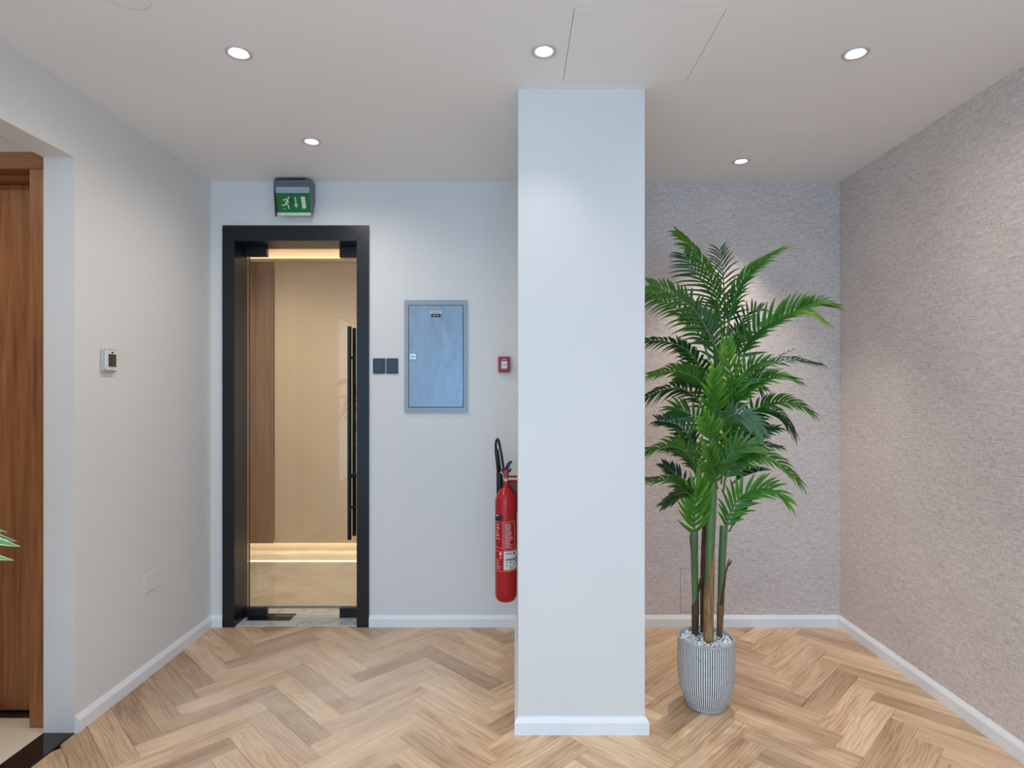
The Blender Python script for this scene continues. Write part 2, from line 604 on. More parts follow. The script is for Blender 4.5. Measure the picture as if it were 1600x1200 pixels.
# ------------------------------------------------------------------ room shell
LIGHTS = [(P(373, 82, 1), 'left downlight of the three in the front row'), (P(850, 80, 1), ''), (P(1337, 83, 1), ''),
          (P(487, 221, 1), ''), (P(1158, 252, 1), '')]


def on_ceiling(px, py):
    Y = F * (HC - EYE) / (CY - py)
    return ((px - CX) * Y / F, Y)


LXY = [on_ceiling(373, 82), on_ceiling(850, 80), on_ceiling(1337, 83), on_ceiling(487, 221), on_ceiling(1158, 252)]
hs = 0.033
HATCH = [(0.204, 0.728, on_ceiling(0, 12.5)[1], on_ceiling(0, 127.5)[1]),
         (on_ceiling(1187, 203.5)[0], on_ceiling(1295, 203.5)[0], on_ceiling(0, 203.5)[1], on_ceiling(0, 244)[1])]
holes = [(x - hs, x + hs, y - hs, y + hs) for x, y in LXY + [(q[0], y) for q in LXY[:3] for y in (0.55, -1.0, -2.4)]] + list(HATCH)
ceiling = struct(slab('ceiling', (0, 0, HC), (1, 0, 0), (0, 1, 0), (0, 0, -1), XL, XR, YR, YB, 0.02, holes, 'paint_ceiling'))
struct(MB().box(XL, XR, YR, YB, HC + 0.06, HC + 0.08).build('ceiling_void', 'paint_ceiling'))
# floor: an underlay slab, planks on it
floor = struct(MB().box(XL, XR, YR, YB + 0.005, -0.06, -0.009).build('floor', 'joint'))

# walls
dx0, dx1, dz1 = -1.833, -0.9146, 2.522            # glass door frame, outside
fw = 0.0765                                       # face width of that frame
struct(slab('wall_back', (0, YB, 0), (1, 0, 0), (0, 0, 1), (0, -1, 0), XL - 0.135, PX0 + 0.01, 0, HC, 0.2,
            [(dx0 + 0.02, dx1 - 0.02, -1, dz1 - 0.02)], 'paint'))
ax0, ax1, az1 = (1063 - CX) / 248.2, (1129 - CX) / 248.2, EYE - (888 - CY) / 248.2
struct(slab('wall_back_right', (0, YB, 0), (1, 0, 0), (0, 0, 1), (0, -1, 0), PX0 + 0.01, XR + 0.15, 0, HC, 0.2,
            [(ax0, ax1, 0.09, az1)], 'wallpaper'))
struct(slab('wall_right', (XR, 0, 0), (0, 1, 0), (0, 0, 1), (-1, 0, 0), YR, YB, 0, HC, 0.15, [(-1.6, 0.9, 0.35, 2.42)], 'wallpaper'))
OP1 = 1.45
struct(slab('wall_left', (XL, 0, 0), (0, 1, 0), (0, 0, 1), (1, 0, 0), YR, YB, 0, HC, XL - XV,
            [(OP1, YW, -1, 2.503), (-1.0, 1.30, 0.35, 2.40)], 'paint'))
struct(slab('wall_rear', (0, YR, 0), (1, 0, 0), (0, 0, 1), (0, 1, 0), XL - 0.135, XR + 0.15, 0, HC, 0.15,
            [(-1.75, 1.4, 0.25, 2.45)], 'paint'))
struct(MB().box(PX0, PX1, PY, YB, 0, HC).build('pillar', 'paint'))


def window(name, horizontal, a0, a1, z0, z1, at, n):
    """white frame with mullions; runs along X (horizontal) or along Y"""
    wnd = bpy.data.objects.new(name, None)
    COL.objects.link(wnd)
    struct(wnd)
    bars = [(a0, a0 + 0.05, z0, z1), (a1 - 0.05, a1, z0, z1), (a0 + 0.05, a1 - 0.05, z0, z0 + 0.05), (a0 + 0.05, a1 - 0.05, z1 - 0.05, z1)]
    fr = MB()
    for b in bars:
        fr.box(b[0], b[1], at, at + 0.06, b[2], b[3]) if horizontal else fr.box(at, at + 0.06, b[0], b[1], b[2], b[3])
    fr.build('window_frame', 'paint_trim', wnd)
    for i in range(1, n):
        c = a0 + (a1 - a0) * i / n
        mb = MB()
        mb.box(c - 0.03, c + 0.03, at, at + 0.06, z0 + 0.05, z1 - 0.05) if horizontal else mb.box(at, at + 0.06, c - 0.03, c + 0.03, z0 + 0.05, z1 - 0.05)
        mb.build('mullion', 'paint_trim', wnd)


window('window_1', True, -1.75, 1.4, 0.25, 2.45, YR - 0.1, 3)
window('window_2', False, -1.0, 1.30, 0.35, 2.40, XV + 0.03, 3)

window('added_window', False, -1.6, 0.9, 0.35, 2.42, XR + 0.07, 3)  # unseen window, added to carry the fill from the right

# ------------------------------------------------------------------ herringbone planks
PL, PW, TH = 0.52, 0.1083, 0.009
GAP = 0.0005
T45 = math.sqrt(0.5)
P0 = Vector((-0.495, 2.558))
YSPLIT = 0.75


def plank_mesh(name='plank'):
    mb = MB()
    lx, ly, c = PL / 2 - GAP, PW / 2 - GAP, 0.0009
    v = [(-lx, -ly, -TH), (lx, -ly, -TH), (lx, ly, -TH), (-lx, ly, -TH),
         (-lx, -ly, -c), (lx, -ly, -c), (lx, ly, -c), (-lx, ly, -c),
         (-lx + c, -ly + c, 0), (lx - c, -ly + c, 0), (lx - c, ly - c, 0), (-lx + c, ly - c, 0)]
    mb.v = v
    for q in ((0, 1, 5, 4), (1, 2, 6, 5), (2, 3, 7, 6), (3, 0, 4, 7), (4, 5, 9, 8), (5, 6, 10, 9), (6, 7, 11, 10), (7, 4, 8, 11), (8, 9, 10, 11)):
        mb.quad(q)
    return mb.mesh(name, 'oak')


def plank_uv(me):
    uv = me.uv_layers.new(name='UVMap')
    for lp in me.loops:
        co = me.vertices[lp.vertex_index].co
        uv.data[lp.index].uv = (co.x, co.y)


PM = plank_mesh()
plank_uv(PM)


def cut_mesh(cx, cy, ang, bounds):
    bm = bmesh.new()
    bm.from_mesh(PM)
    mat = Matrix.Translation((cx, cy, 0)) @ Matrix.Rotation(ang, 4, 'Z')
    inv = mat.inverted()
    x0, x1, y0, y1 = bounds
    for co, no in (((x0, 0, 0), (-1, 0, 0)), ((x1, 0, 0), (1, 0, 0)), ((0, y0, 0), (0, -1, 0)), ((0, y1, 0), (0, 1, 0))):
        g = bm.verts[:] + bm.edges[:] + bm.faces[:]
        bmesh.ops.bisect_plane(bm, geom=g, dist=1e-6, plane_co=inv @ Vector(co), plane_no=inv.to_3x3() @ Vector(no), clear_outer=True)
    if not bm.faces:
        bm.free()
        return None
    if sum(f.calc_area() for f in bm.faces if f.normal.z > 0.9) < 0.0004:
        bm.free()
        return None
    me = bpy.data.meshes.new('plank')
    bm.to_mesh(me)
    bm.free()
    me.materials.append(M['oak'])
    return me


def lay_floor():
    rear = []
    n_single = 0
    for i in range(-4, 6):
        for k in range(-45, 22):
            p = P0 + Vector((i * PL * math.sqrt(2), k * PW * math.sqrt(2)))
            d, n = Vector((T45, -T45)), Vector((T45, T45))
            # zig runs along d from its left tip; zag runs along n from the far end of the zig below it
            zig = p + d * (PL / 2) + n * (PW / 2)
            zag = p + d * (PL - PW / 2) + n * (PW + PL / 2)
            for c, ang, ax, ac in ((zig, -math.pi / 4, d, n), (zag, math.pi / 4, n, d)):
                cs = [c + ax * (PL / 2 * a) + ac * (PW / 2 * b) for a in (-1, 1) for b in (-1, 1)]
                xs, ys = [q.x for q in cs], [q.y for q in cs]
                if max(xs) < XL + .002 or min(xs) > XR - .002 or max(ys) < YR or min(ys) > YB:
                    continue
                if all(PX0 < q.x < PX1 and q.y > PY for q in cs):
                    continue
                if c.y < YSPLIT:
                    rear.append((c, ang, cs))
                    continue
                inside = min(xs) > XL and max(xs) < XR and max(ys) < YB + 0.005
                me = PM if inside else cut_mesh(c.x, c.y, ang, (XL, XR, -9, YB + 0.005))
                if me is None:
                    continue
                o = bpy.data.objects.new('plank', me)
                COL.objects.link(o)
                o.parent = floor
                o.location = (c.x, c.y, random.uniform(-0.00025, 0.00005))
                o.rotation_euler = (0, 0, ang)
                n_single += 1
    bm = bmesh.new()
    uvl = bm.loops.layers.uv.new('UVMap')
    for c, ang, cs in rear:
        me = cut_mesh(c.x, c.y, ang, (XL, XR, YR, 9))
        if me is None:
            continue
        if not me.uv_layers:
            plank_uv(me)
        k = len(bm.verts)
        bm.from_mesh(me)
        bm.verts.ensure_lookup_table()
        mat = Matrix.Translation((c.x, c.y, 0)) @ Matrix.Rotation(ang, 4, 'Z')
        for v in bm.verts[k:]:
            v.co = mat @ v.co
        bpy.data.meshes.remove(me)
    me = bpy.data.meshes.new('herringbone_field')
    bm.to_mesh(me)
    bm.free()
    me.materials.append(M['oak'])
    o = bpy.data.objects.new('herringbone_field', me)
    COL.objects.link(o)
    o.parent = floor
    o['kind'] = 'stuff'
    print('planks', n_single, 'rear', len(rear))


lay_floor()


# ------------------------------------------------------------------ baseboards
BB = [(0.0, 0.0), (0.0165, 0.0), (0.0165, 0.052), (0.0145, 0.055), (0.0125, 0.060), (0.0075, 0.0665), (0.0055, 0.072), (0.0, 0.0735)]


def baseboard(name, pts):
    pts = [Vector(p) for p in pts]
    mb = MB()
    n = len(BB)
    for i, p in enumerate(pts):
        ns = []
        if i > 0:
            t = (pts[i] - pts[i - 1]).normalized()
            ns.append(Vector((t.y, -t.x)))
        if i < len(pts) - 1:
            t = (pts[i + 1] - pts[i]).normalized()
            ns.append(Vector((t.y, -t.x)))
        m = ns[0] if len(ns) == 1 else (ns[0] + ns[1]) / (1 + ns[0].dot(ns[1]))
        for d, z in BB:
            q = p + m * d
            mb.v.append((q.x, q.y, z + 0.0003))
    for i in range(len(pts) - 1):
        for j in range(n - 1):
            mb.quad((i * n + j, i * n + j + 1, (i + 1) * n + j + 1, (i + 1) * n + j))
    mb.quad(list(range(n)))
    mb.quad([(len(pts) - 1) * n + j for j in range(n)][::-1])
    return struct(mb.build(name, 'paint_trim'))


baseboard('baseboard_left', [(XL, YW + 0.002), (XL, YB), (dx0 - 0.001, YB)])
baseboard('baseboard_back', [(dx1 + 0.001, YB), (PX0, YB)])
baseboard('baseboard_pillar', [(PX0, YB - 0.017), (PX0, PY), (PX1, PY), (PX1, YB - 0.017)])
baseboard('baseboard_back_right', [(PX1, YB), (XR - 0.017, YB)])
baseboard('baseboard_right', [(XR, YB), (XR, YR + 0.001)])

# ------------------------------------------------------------------ downlights
LAMP_LABELS = ['round recessed ceiling downlight at the front left, nearest the left wall',
               'round recessed ceiling downlight just in front of the white pillar',
               'round recessed ceiling downlight at the front right, near the grey wallpapered wall',
               'round recessed ceiling downlight near the green exit sign',
               'round recessed ceiling downlight above the potted palm']


def downlight(x, y, z, label, power=LAMP_W, col=LAMP, beam=165, group='recessed ceiling downlights'):
    t = thing('downlight', label, 'downlight', (x, y, z), group)
    MB().lathe([(0.0325, 0.018), (0.0335, -0.002), (0.040, -0.0052), (0.0485, -0.0038), (0.0497, 0.0)], n=40).build('ring', 'ring', t)
    MB().lathe([(0.0005, 0.010), (0.0328, 0.010)], n=32).build('lens', 'lens', t)
    l = bpy.data.lights.new('lamp', 'SPOT')
    l.energy = power
    l.color = col
    l.spot_size = R(beam)
    l.spot_blend = 1.0
    l.shadow_soft_size = 0.032
    o = bpy.data.objects.new('lamp', l)
    COL.objects.link(o)
    o.parent = t
    o.location = (0, 0, -0.008)
    return t


for k, ((x, y), lab) in enumerate(zip(LXY, LAMP_LABELS)):
    downlight(x, y, HC, lab, LAMP_W * (1.0, 0.46, 0.74, 0.8, 3.8)[k], LAMP, (178, 84, 168, 165, 76)[k])

for y, row in ((0.55, 'first'), (-1.0, 'second'), (-2.4, 'third')):  # unseen downlights, added to brighten the whole room
    for x, col_ in ((LXY[0][0], 'left'), (LXY[1][0], 'middle'), (LXY[2][0], 'right')):
        downlight(x, y, HC, col_ + ' added ceiling downlight of the ' + row + ' row behind the viewpoint', ROOM_W, ROOM_C, 150, 'added downlights behind the viewpoint')

# ceiling hatches, flush in their cut-outs
for (x0, x1, y0, y1), lab in zip(HATCH, ('large square white access hatch flush in the ceiling before the pillar',
                                         'smaller square white access hatch flush in the ceiling behind the palm downlight')):
    g = 0.0018
    o = MB().bbox(x0 + g, x1 - g, y0 + g, y1 - g, HC - 0.0004, HC + 0.012, 0.0008, seg=1).build('ceiling_hatch', 'paint_ceiling')
    tag(o, lab, 'hatch', 'access hatches in the ceiling')
cx, cy = on_ceiling(195, -8)
o = MB().lathe([(0.0, -0.0045), (0.066, -0.0045), (0.0735, -0.0035), (0.077, 0.0)], (cx, cy, HC), n=48).build('blank_cover', 'paint_ceiling')
tag(o, 'round white blank cover plate on the ceiling at the upper left', 'cover plate')

# access panel in the wallpaper, behind the palm
o = MB().bbox(ax0 + 0.002, ax1 - 0.002, YB - 0.001, YB + 0.012, 0.092, az1 - 0.0025, 0.001, seg=1).build('wall_access_panel', 'wallpaper')
tag(o, 'square wallpapered access panel low on the back wall behind the palm', 'hatch')

# blank plate low on the left wall
o = MB().rbox(XL, XL + 0.004, 3.064, 3.205, 0.436, 0.534, 0.004, 'X').build('blank_plate', 'paint')
tag(o, 'white rectangular blank plate low on the left wall', 'cover plate')

# ------------------------------------------------------------------ glass door
door = bpy.data.objects.new('door_1', None)
COL.objects.link(door)
struct(door)
FY0, FY1 = YB - 0.014, YB + 0.209
GY = 3.89                                        # front face of the glass
ix0, ix1, iz1 = dx0 + fw, dx1 - fw, dz1 - 0.096
c = 0.0008


def jamb(xa, xb, ztop_out, ztop_in, outer_left):
    poly = [(xa, 0.0), (xb, 0.0), (xb, ztop_in if outer_left else ztop_out), (xa, ztop_out if outer_left else ztop_in)]
    MB().prism(poly, FY0, FY1).build('jamb', 'black', door)


jamb(dx0, ix0 - c, dz1, iz1 - c, True)
jamb(ix1 + c, dx1, dz1, iz1 - c, False)
MB().prism([(dx0 + c, dz1), (ix0, iz1), (ix1, iz1), (dx1 - c, dz1)], FY0, FY1).build('head_frame', 'black', door)
leaf = MB().bbox(ix0 + 0.012, ix1 - 0.006, GY, GY + 0.012, 0.012, iz1 - 0.018, 0.001, seg=1).build('glass_leaf', 'glass', door)


def patch(x0, x1, z0, z1):
    MB().bbox(x0, x1, GY - 0.012, GY + 0.024, z0, z1, 0.002).build('patch_fitting', 'black', door)


patch(ix0 + 0.001, ix0 + 0.139, 2.361, iz1 - 0.001)
patch(ix1 - 0.15, ix1 - 0.001, 2.353, iz1 - 0.001)
patch(ix0 + 0.001, ix0 + 0.139, 0.006, 0.063)
patch(ix1 - 0.15, ix1 - 0.001, 0.006, 0.066)
# pull bars on both sides of the glass
hx = -1.0665
for yy, xx in ((GY - 0.045, hx), (GY + 0.057, hx + 0.004)):
    h = MB().lathe([(0.0, 0.523), (0.0118, 0.523), (0.0128, 0.5245), (0.0128, 1.8985), (0.0118, 1.90), (0.0, 1.90)], (xx, yy, 0), n=20).build('pull_handle', 'black_matt', door)
    for z in (0.72, 1.70):
        y0, y1 = (yy + 0.009, GY) if yy < GY else (GY + 0.012, yy - 0.009)
        MB().lathe([(0.008, 0), (0.008, y1 - y0)], (xx, y0, z), n=14, axis='Y').build('standoff', 'black_matt', h)
MB().lathe([(0.0, 0), (0.017, 0), (0.017, 0.008), (0.012, 0.01)], (hx + 0.018, GY - 0.011, 0.93), n=20, axis='Y').build('lock_rose', 'black', door)
MB().bbox(dx0 + 0.02, dx1 - 0.02, YB + 0.0055, GY + 0.16, -0.03, 0.003, 0.0015, seg=1).build('marble_threshold', 'marble', door)
MB().bbox(-1.735, -1.447, 3.835, 3.95, 0.003, 0.0055, 0.001, seg=1).build('floor_spring_cover', 'bronze', door)

# ------------------------------------------------------------------ lobby seen through the glass
LY = 5.424
struct(MB().box(-3.4, 0.9, YB + 0.36, LY + 0.12, -0.06, 0.0).build('floor_lobby', 'lobby_floor'))
struct(MB().box(-3.4, 0.9, YB + 0.20, LY + 0.12, HC, HC + 0.03).build('ceiling_lobby', 'paint_ceiling'))
struct(MB().box(-3.5, -3.4, YB + 0.20, LY + 0.12, 0, HC).build('wall_lobby_left', 'beige'))
struct(MB().box(0.9, 1.0, YB + 0.20, LY + 0.12, 0, HC).build('wall_lobby_right', 'beige'))
lob = struct(MB().box(-3.4, 0.9, LY + 0.10, LY + 0.15, 0, HC).build('wall_lobby_back', 'beige'))
PB, PT = 0.0875, 2.683
xs = -2.193
MB().bbox(-3.4, xs - 0.004, LY, LY + 0.03, PB, PT - 0.03, 0.002, seg=1).build('wood_panel', 'lobby_wood', lob)
for x0, x1 in ((xs, -1.02), (-1.016, 0.9)):
    MB().bbox(x0, x1, LY + 0.012, LY + 0.03, PB, PT - 0.03, 0.002, seg=1).build('beige_panel', 'beige', lob)
MB().bbox(-3.4, 0.9, LY - 0.005, LY + 0.04, PT - 0.03, PT, 0.002, seg=1).build('cove_shelf', 'beige', lob)
MB().box(-3.38, 0.88, LY + 0.045, LY + 0.085, PT - 0.008, PT + 0.004).build('led_strip', 'led', lob)
MB().box(-3.38, 0.88, LY + 0.034, LY + 0.06, PB - 0.002, PB + 0.01).build('led_strip', 'led', lob)
for x, lab in ((-2.2, 'left one of two added lobby downlights behind the glass door'), (-0.9, 'right one of two added lobby downlights behind the glass door')):  # out-of-view lamps added to light the lobby
    downlight(x, 4.45, HC - 0.001, lab, 78, (1, 0.90, 0.76), 160, 'added downlights in the lobby')

# ------------------------------------------------------------------ opening on the left, brown wooden door beyond it
struct(MB().box(-3.6, XV, 1.43, 3.1, -0.06, -0.008).build('floor_vestibule', 'grout'))
fv = bpy.data.objects['floor_vestibule']
for i in range(3):
    for j in range(3):
        x1 = XV - 0.001 - i * 0.6
        y1 = 2.72 - j * 0.6
        MB().bbox(x1 - 0.597, x1, max(y1 - 0.597, 1.431), y1, -0.008, 0.001, 0.0008, seg=1).build('tile', 'cream_tile', fv)
WV = 2.625
struct(slab('wall_vestibule', (0, WV + 0.012, 0), (1, 0, 0), (0, 0, 1), (0, -1, 0), -3.6, XV, 0, HC, 0.16, [(-3.10, -2.12, -1, 2.49)], 'paint'))
struct(MB().box(-3.7, -3.6, 1.35, 3.1, 0, HC).build('wall_vestibule_left', 'paint'))
struct(MB().box(-3.6, XV, 1.35, 1.43, 0, HC).build('wall_vestibule_rear', 'paint'))
struct(MB().box(-3.6, XV, 1.35, 3.1, HC, HC + 0.03).build('ceiling_vestibule', 'paint_ceiling'))
d2 = bpy.data.objects.new('door_2', None)
COL.objects.link(d2)
struct(d2)
wx0, wx1 = -3.06, -2.14
MB().bbox(wx1, wx1 + 0.078, WV, WV + 0.16, 0.003, 2.467, 0.002).build('jamb', 'walnut', d2)
MB().bbox(wx0 - 0.078, wx0, WV, WV + 0.16, 0.003, 2.467, 0.002).build('jamb', 'walnut', d2)
MB().bbox(wx0 - 0.078, wx1 + 0.078, WV, WV + 0.16, 2.4675, 2.543, 0.002).build('head_frame', 'walnut_head', d2)
MB().bbox(wx0, wx1, WV + 0.075, WV + 0.16, 2.442, 2.467, 0.002).build('door_stop', 'walnut_head', d2)
MB().bbox(wx0 + 0.004, wx1 - 0.004, 2.75, 2.79, 0.012, 2.440, 0.002).build('door_leaf', 'walnut', d2)
hd = MB().rbox(wx0 + 0.05, wx0 + 0.09, 2.742, 2.75, 0.94, 1.10, 0.01).build('handle_plate', 'chrome', d2)
MB().tube([(wx0 + 0.07, 2.745, 1.03), (wx0 + 0.07, 2.70, 1.03), (wx0 + 0.09, 2.69, 1.03), (wx0 + 0.19, 2.69, 1.03)], 0.009).build('lever', 'chrome', hd)
MB().bbox(wx0, wx1, 2.705, 2.80, -0.008, 0.006, 0.001, seg=1).build('granite_sill', 'granite_brown', d2)
# black granite threshold in the opening, with a metal edge strip
o = struct(MB().bbox(XV, XL - 0.007, OP1, YW - 0.001, -0.03, 0.004, 0.001, seg=1).build('trim_1', 'granite'))
MB().bbox(XL - 0.0065, XL - 0.001, OP1, YW - 0.001, -0.03, 0.005, 0.001, seg=1).build('edge_strip', 'bronze', o)
downlight(-2.75, 1.9, HC - 0.001, 'added round ceiling downlight in the passage left of the wall opening', 36, (1, 0.86, 0.70))  # out of view, added to light the passage

# ------------------------------------------------------------------ thermostat on the left wall
ty, tz = 2.79, EYE + 43.5 * 2.79 / F
t = thing('thermostat', 'small white thermostat with a dark screen on the left wall', 'thermostat', (XL, ty, tz))
MB().rbox(0.0, 0.014, -0.047, 0.047, -0.055, 0.055, 0.012, 'X', r2=0.002).build('back_plate', 'grey_plastic', t)
MB().rbox(0.014, 0.024, -0.040, 0.043, -0.046, 0.047, 0.009, 'X', r2=0.002).build('body', 'white_plastic', t)
MB().rbox(0.0235, 0.0248, -0.024, 0.029, -0.029, 0.030, 0.002, 'X', r2=0).build('screen', 'lcd', t)
MB().rbox(0.0235, 0.0252, -0.003, 0.010, 0.034, 0.041, 0.002, 'X', r2=0).build('sensor', 'print_black', t)
MB().box(0.0235, 0.0245, -0.007, 0.011, -0.0365, -0.0345).build('brand_mark', 'print_grey', t)

# ------------------------------------------------------------------ exit sign above the glass door
sx0, sx1 = (429 - CX) / 241.5, (488.5 - CX) / 243.0
SY = 3.85


def sz(py, Y=SY):
    return EYE + (CY - py) * Y / F


t = thing('exit_sign', 'green emergency exit sign with running figure above the glass door', 'sign', ((429 + 484 - 2 * CX) / 2 * SY / F, YB, sz(307)))
# local frame: x right, y towards the wall (0 = wall), z up; the face leans back towards its foot
W2 = (484 - 429) / 2 * SY / F
zt, zb = sz(280.5) - sz(307), sz(335.5) - sz(307)
dy = -(YB - (YB - 0.085))
YF = YB - 0.085
k = YF / SY
W2 = (484.5 - 429) / 2 * YF / F
ctr = ((429 + 484.5) / 2 - CX) * YF / F


def ez(py):
    return EYE + (CY - py) * YF / F


t.location = (ctr, YB, ez(307))
z_ = lambda py: ez(py) - ez(307)
lean = 0.018                                      # the foot of the face is nearer the wall


def face_y(py):
    u = (py - 301) / 34.0
    return -0.085 + max(0.0, u) * lean


MB().prism([(-W2, z_(281)), (W2, z_(281)), (W2, z_(291.5)), (-W2, z_(291.5))], -0.085, 0.0).build('housing', 'sign_grey', t)
MB().box(-W2 + 0.005, W2 - 0.005, -0.082, -0.01, z_(301.5), z_(291.7)).build('light_band', 'sign_band', t)
MB().box(-W2 + 0.003, W2 - 0.03, -0.088, -0.02, z_(281), z_(279.3)).build('top_rail', 'black_matt', t)


def sheet(mb, poly, lift, thick=0.001, m=0):
    """polygon in (px, py) laid on the leaning face"""
    b, n = len(mb.v), len(poly)
    for off in (0.0, thick):
        for x, y in poly:
            mb.v.append(((x - CX) * YF / F - ctr, face_y(y) - lift + off, z_(y)))
    mb.quad([b + i for i in range(n)])
    mb.quad([b + n + i for i in range(n)][::-1])
    for i in range(n):
        j = (i + 1) % n
        mb.quad((b + i, b + n + i, b + n + j, b + j))
    return mb


gp = sheet(MB(), [(430.5, 301.5), (484, 301.5), (485.3, 331), (433, 331)], 0.0, 0.004).build('green_face', 'sign_green', t)
sheet(MB(), [(433, 331), (485.3, 331), (485.8, 335.3), (433.4, 335.3)], 0.0, 0.012).build('bottom_edge', 'sign_white', t)


def zp(x, y):                                     # from the 15x zoom used for measuring
    return (415 + x / 15.0, 265 + y / 15.0)


def stroke(mb, pts, wd, lift):
    for a, b2 in zip(pts[:-1], pts[1:]):
        a, b2 = Vector(a), Vector(b2)
        d = (b2 - a).normalized() * wd / 2
        n = Vector((-d.y, d.x))
        a2, c2 = a - d * 0.6, b2 + d * 0.6
        sheet(mb, [zp(*(a2 + n)), zp(*(c2 + n)), zp(*(c2 - n)), zp(*(a2 - n))], lift)


m = MB()
L = 0.0012
sheet(m, [zp(533 + 24 * math.cos(a * math.pi / 6), 652 + 24 * math.sin(a * math.pi / 6)) for a in range(12)], L)
stroke(m, [(505, 700), (480, 760), (462, 800)], 52, L)
stroke(m, [(500, 690), (435, 692), (410, 715)], 22, L)
stroke(m, [(500, 735), (540, 757)], 20, L)
stroke(m, [(480, 790), (440, 822), (378, 822)], 30, L)
stroke(m, [(485, 790), (518, 825), (528, 895)], 28, L)
m.build('running_figure', 'sign_white', gp)
m = MB()
stroke(m, [(690, 650), (700, 800)], 26, L)
sheet(m, [zp(655, 808), zp(748, 800), zp(708, 885)], L + 0.0003)
m.build('down_arrow', 'sign_white', gp)
sheet(MB(), [zp(822, 630), zp(915, 630), zp(938, 895), zp(845, 898)], L).build('door_symbol', 'sign_white', gp)
sheet(MB(), [zp(555, 700), zp(578, 660), zp(606, 672), zp(578, 752), zp(548, 735)], L * 0.7).build('shadow_figure', 'sign_dark', gp)
sheet(MB(), [zp(390, 900), zp(465, 900), zp(465, 910), zp(390, 910)], L * 0.7).build('small_print', 'sign_white', gp)
for sgn, nm in ((-1, 'side_cheek'), (1, 'side_cheek')):
    x = sgn * W2
    b = MB()
    poly = [(0.0, z_(280)), (-0.090, z_(282)), (-0.090, z_(301)), (-0.072, z_(336.5)), (-0.055, z_(336.5)), (0.0, z_(310))]
    n = len(poly)
    for xx in (x, x + sgn * 0.004):
        b.v += [(xx, y, z) for y, z in poly]
    b.quad(list(range(n)))
    b.quad([n + i for i in range(n)][::-1])
    for i in range(n):
        j = (i + 1) % n
        b.quad((i, n + i, n + j, j))
    b.build(nm, 'sign_grey', t)

# ------------------------------------------------------------------ electrical cabinet
def bx(px):
    return (px - CX) / 248.2


def bz(py):
    return EYE - (py - CY) / 248.2


t = thing('electrical_cabinet', 'blue-grey metal electrical cabinet with grey frame on the back wall', 'cabinet', (bx(681), YB, bz(557)))
ox, oz = bx(681), bz(557)
fr = MB()
x0, x1, z0, z1 = bx(632.3) - ox, bx(730) - ox, bz(644.5) - oz, bz(469.5) - oz
a0, a1, b0, b1 = bx(638.6) - ox, bx(724.6) - ox, bz(636.7) - oz, bz(477) - oz
for q in ((x0, a0, z0, z1), (a1, x1, z0, z1), (a0, a1, z0, b0), (a0, a1, b1, z1)):
    fr.box(q[0], q[1], -0.012, 0, q[2], q[3])
fr.build('frame', 'cab_frame', t)
MB().box(a0, a1, -0.003, 0, b0, b1).build('back_tray', 'gap', t)
g = 0.0032
cd = MB().bbox(a0 + g, a1 - g, -0.014, -0.003, b0 + g, b1 - g, 0.002).build('door', 'cab_door', t)
lk = MB().bbox(bx(641) - ox, bx(651) - ox, -0.018, -0.0138, bz(562) - oz, bz(553) - oz, 0.002).build('lock', 'chrome', cd)
MB().lathe([(0, 0), (0.006, 0), (0.006, 0.003)], (bx(645) - ox, -0.0205, bz(557.5) - oz), n=16, axis='Y').build('lock_cylinder', 'cab_frame', lk)
MB().lathe([(0, 0), (0.003, 0), (0.003, 0.003)], (bx(648.5) - ox, -0.0195, bz(557.5) - oz), n=10, axis='Y').build('key_slot', 'gap', lk)
lw = MB().bbox(bx(673) - ox, bx(690) - ox, -0.0152, -0.0138, bz(490.2) - oz, bz(486.8) - oz, 0.0004, seg=1).build('white_label', 'label_white', cd)
ld = MB().bbox(bx(674.3) - ox, bx(689) - ox, -0.0152, -0.0138, bz(496) - oz, bz(490.8) - oz, 0.0004, seg=1).build('dark_label', 'label_dark', cd)
m = MB()
for a, b in ((675.9, 678), (678.8, 682), (682.6, 684.8), (685.1, 687)):
    m.box(bx(a) - ox, bx(b) - ox, -0.0156, -0.0150, bz(489.1) - oz, bz(487.9) - oz)
m.build('lettering', 'print_black', lw)
m = MB()
for a, b in ((677, 678.6), (679, 680.6), (682, 683.4), (683.8, 685.6)):
    m.box(bx(a) - ox, bx(b) - ox, -0.0156, -0.0150, bz(494.8) - oz, bz(492) - oz)
m.build('lettering', 'print_grey', ld)
MB().box(bx(718) - ox, bx(722) - ox, -0.0146, -0.0138, bz(632) - oz, bz(630.8) - oz).build('maker_plate', 'cab_frame', cd)

# ------------------------------------------------------------------ switches beside the door
for (xa, xb), lab in (((583, 602), 'charcoal switch plate next to the glass door frame, left of the pair'),
                      ((603.7, 622.2), 'charcoal switch plate nearer the electrical cabinet, right of the pair')):
    t = thing('light_switch', lab, 'switch', (bx((xa + xb) / 2), YB, bz(572)), 'switches right of the glass door')
    hw, hh = (xb - xa) / 2 / 248.2, 12 / 248.2
    MB().rbox(-hw, hw, -0.008, 0, -hh, hh, 0.004, 'Y').build('plate', 'switch', t)
    MB().rbox(-hw * 0.8, hw * 0.8, -0.0105, -0.0078, -hh * 0.84, hh * 0.84, 0.003, 'Y').build('rocker', 'switch', t)

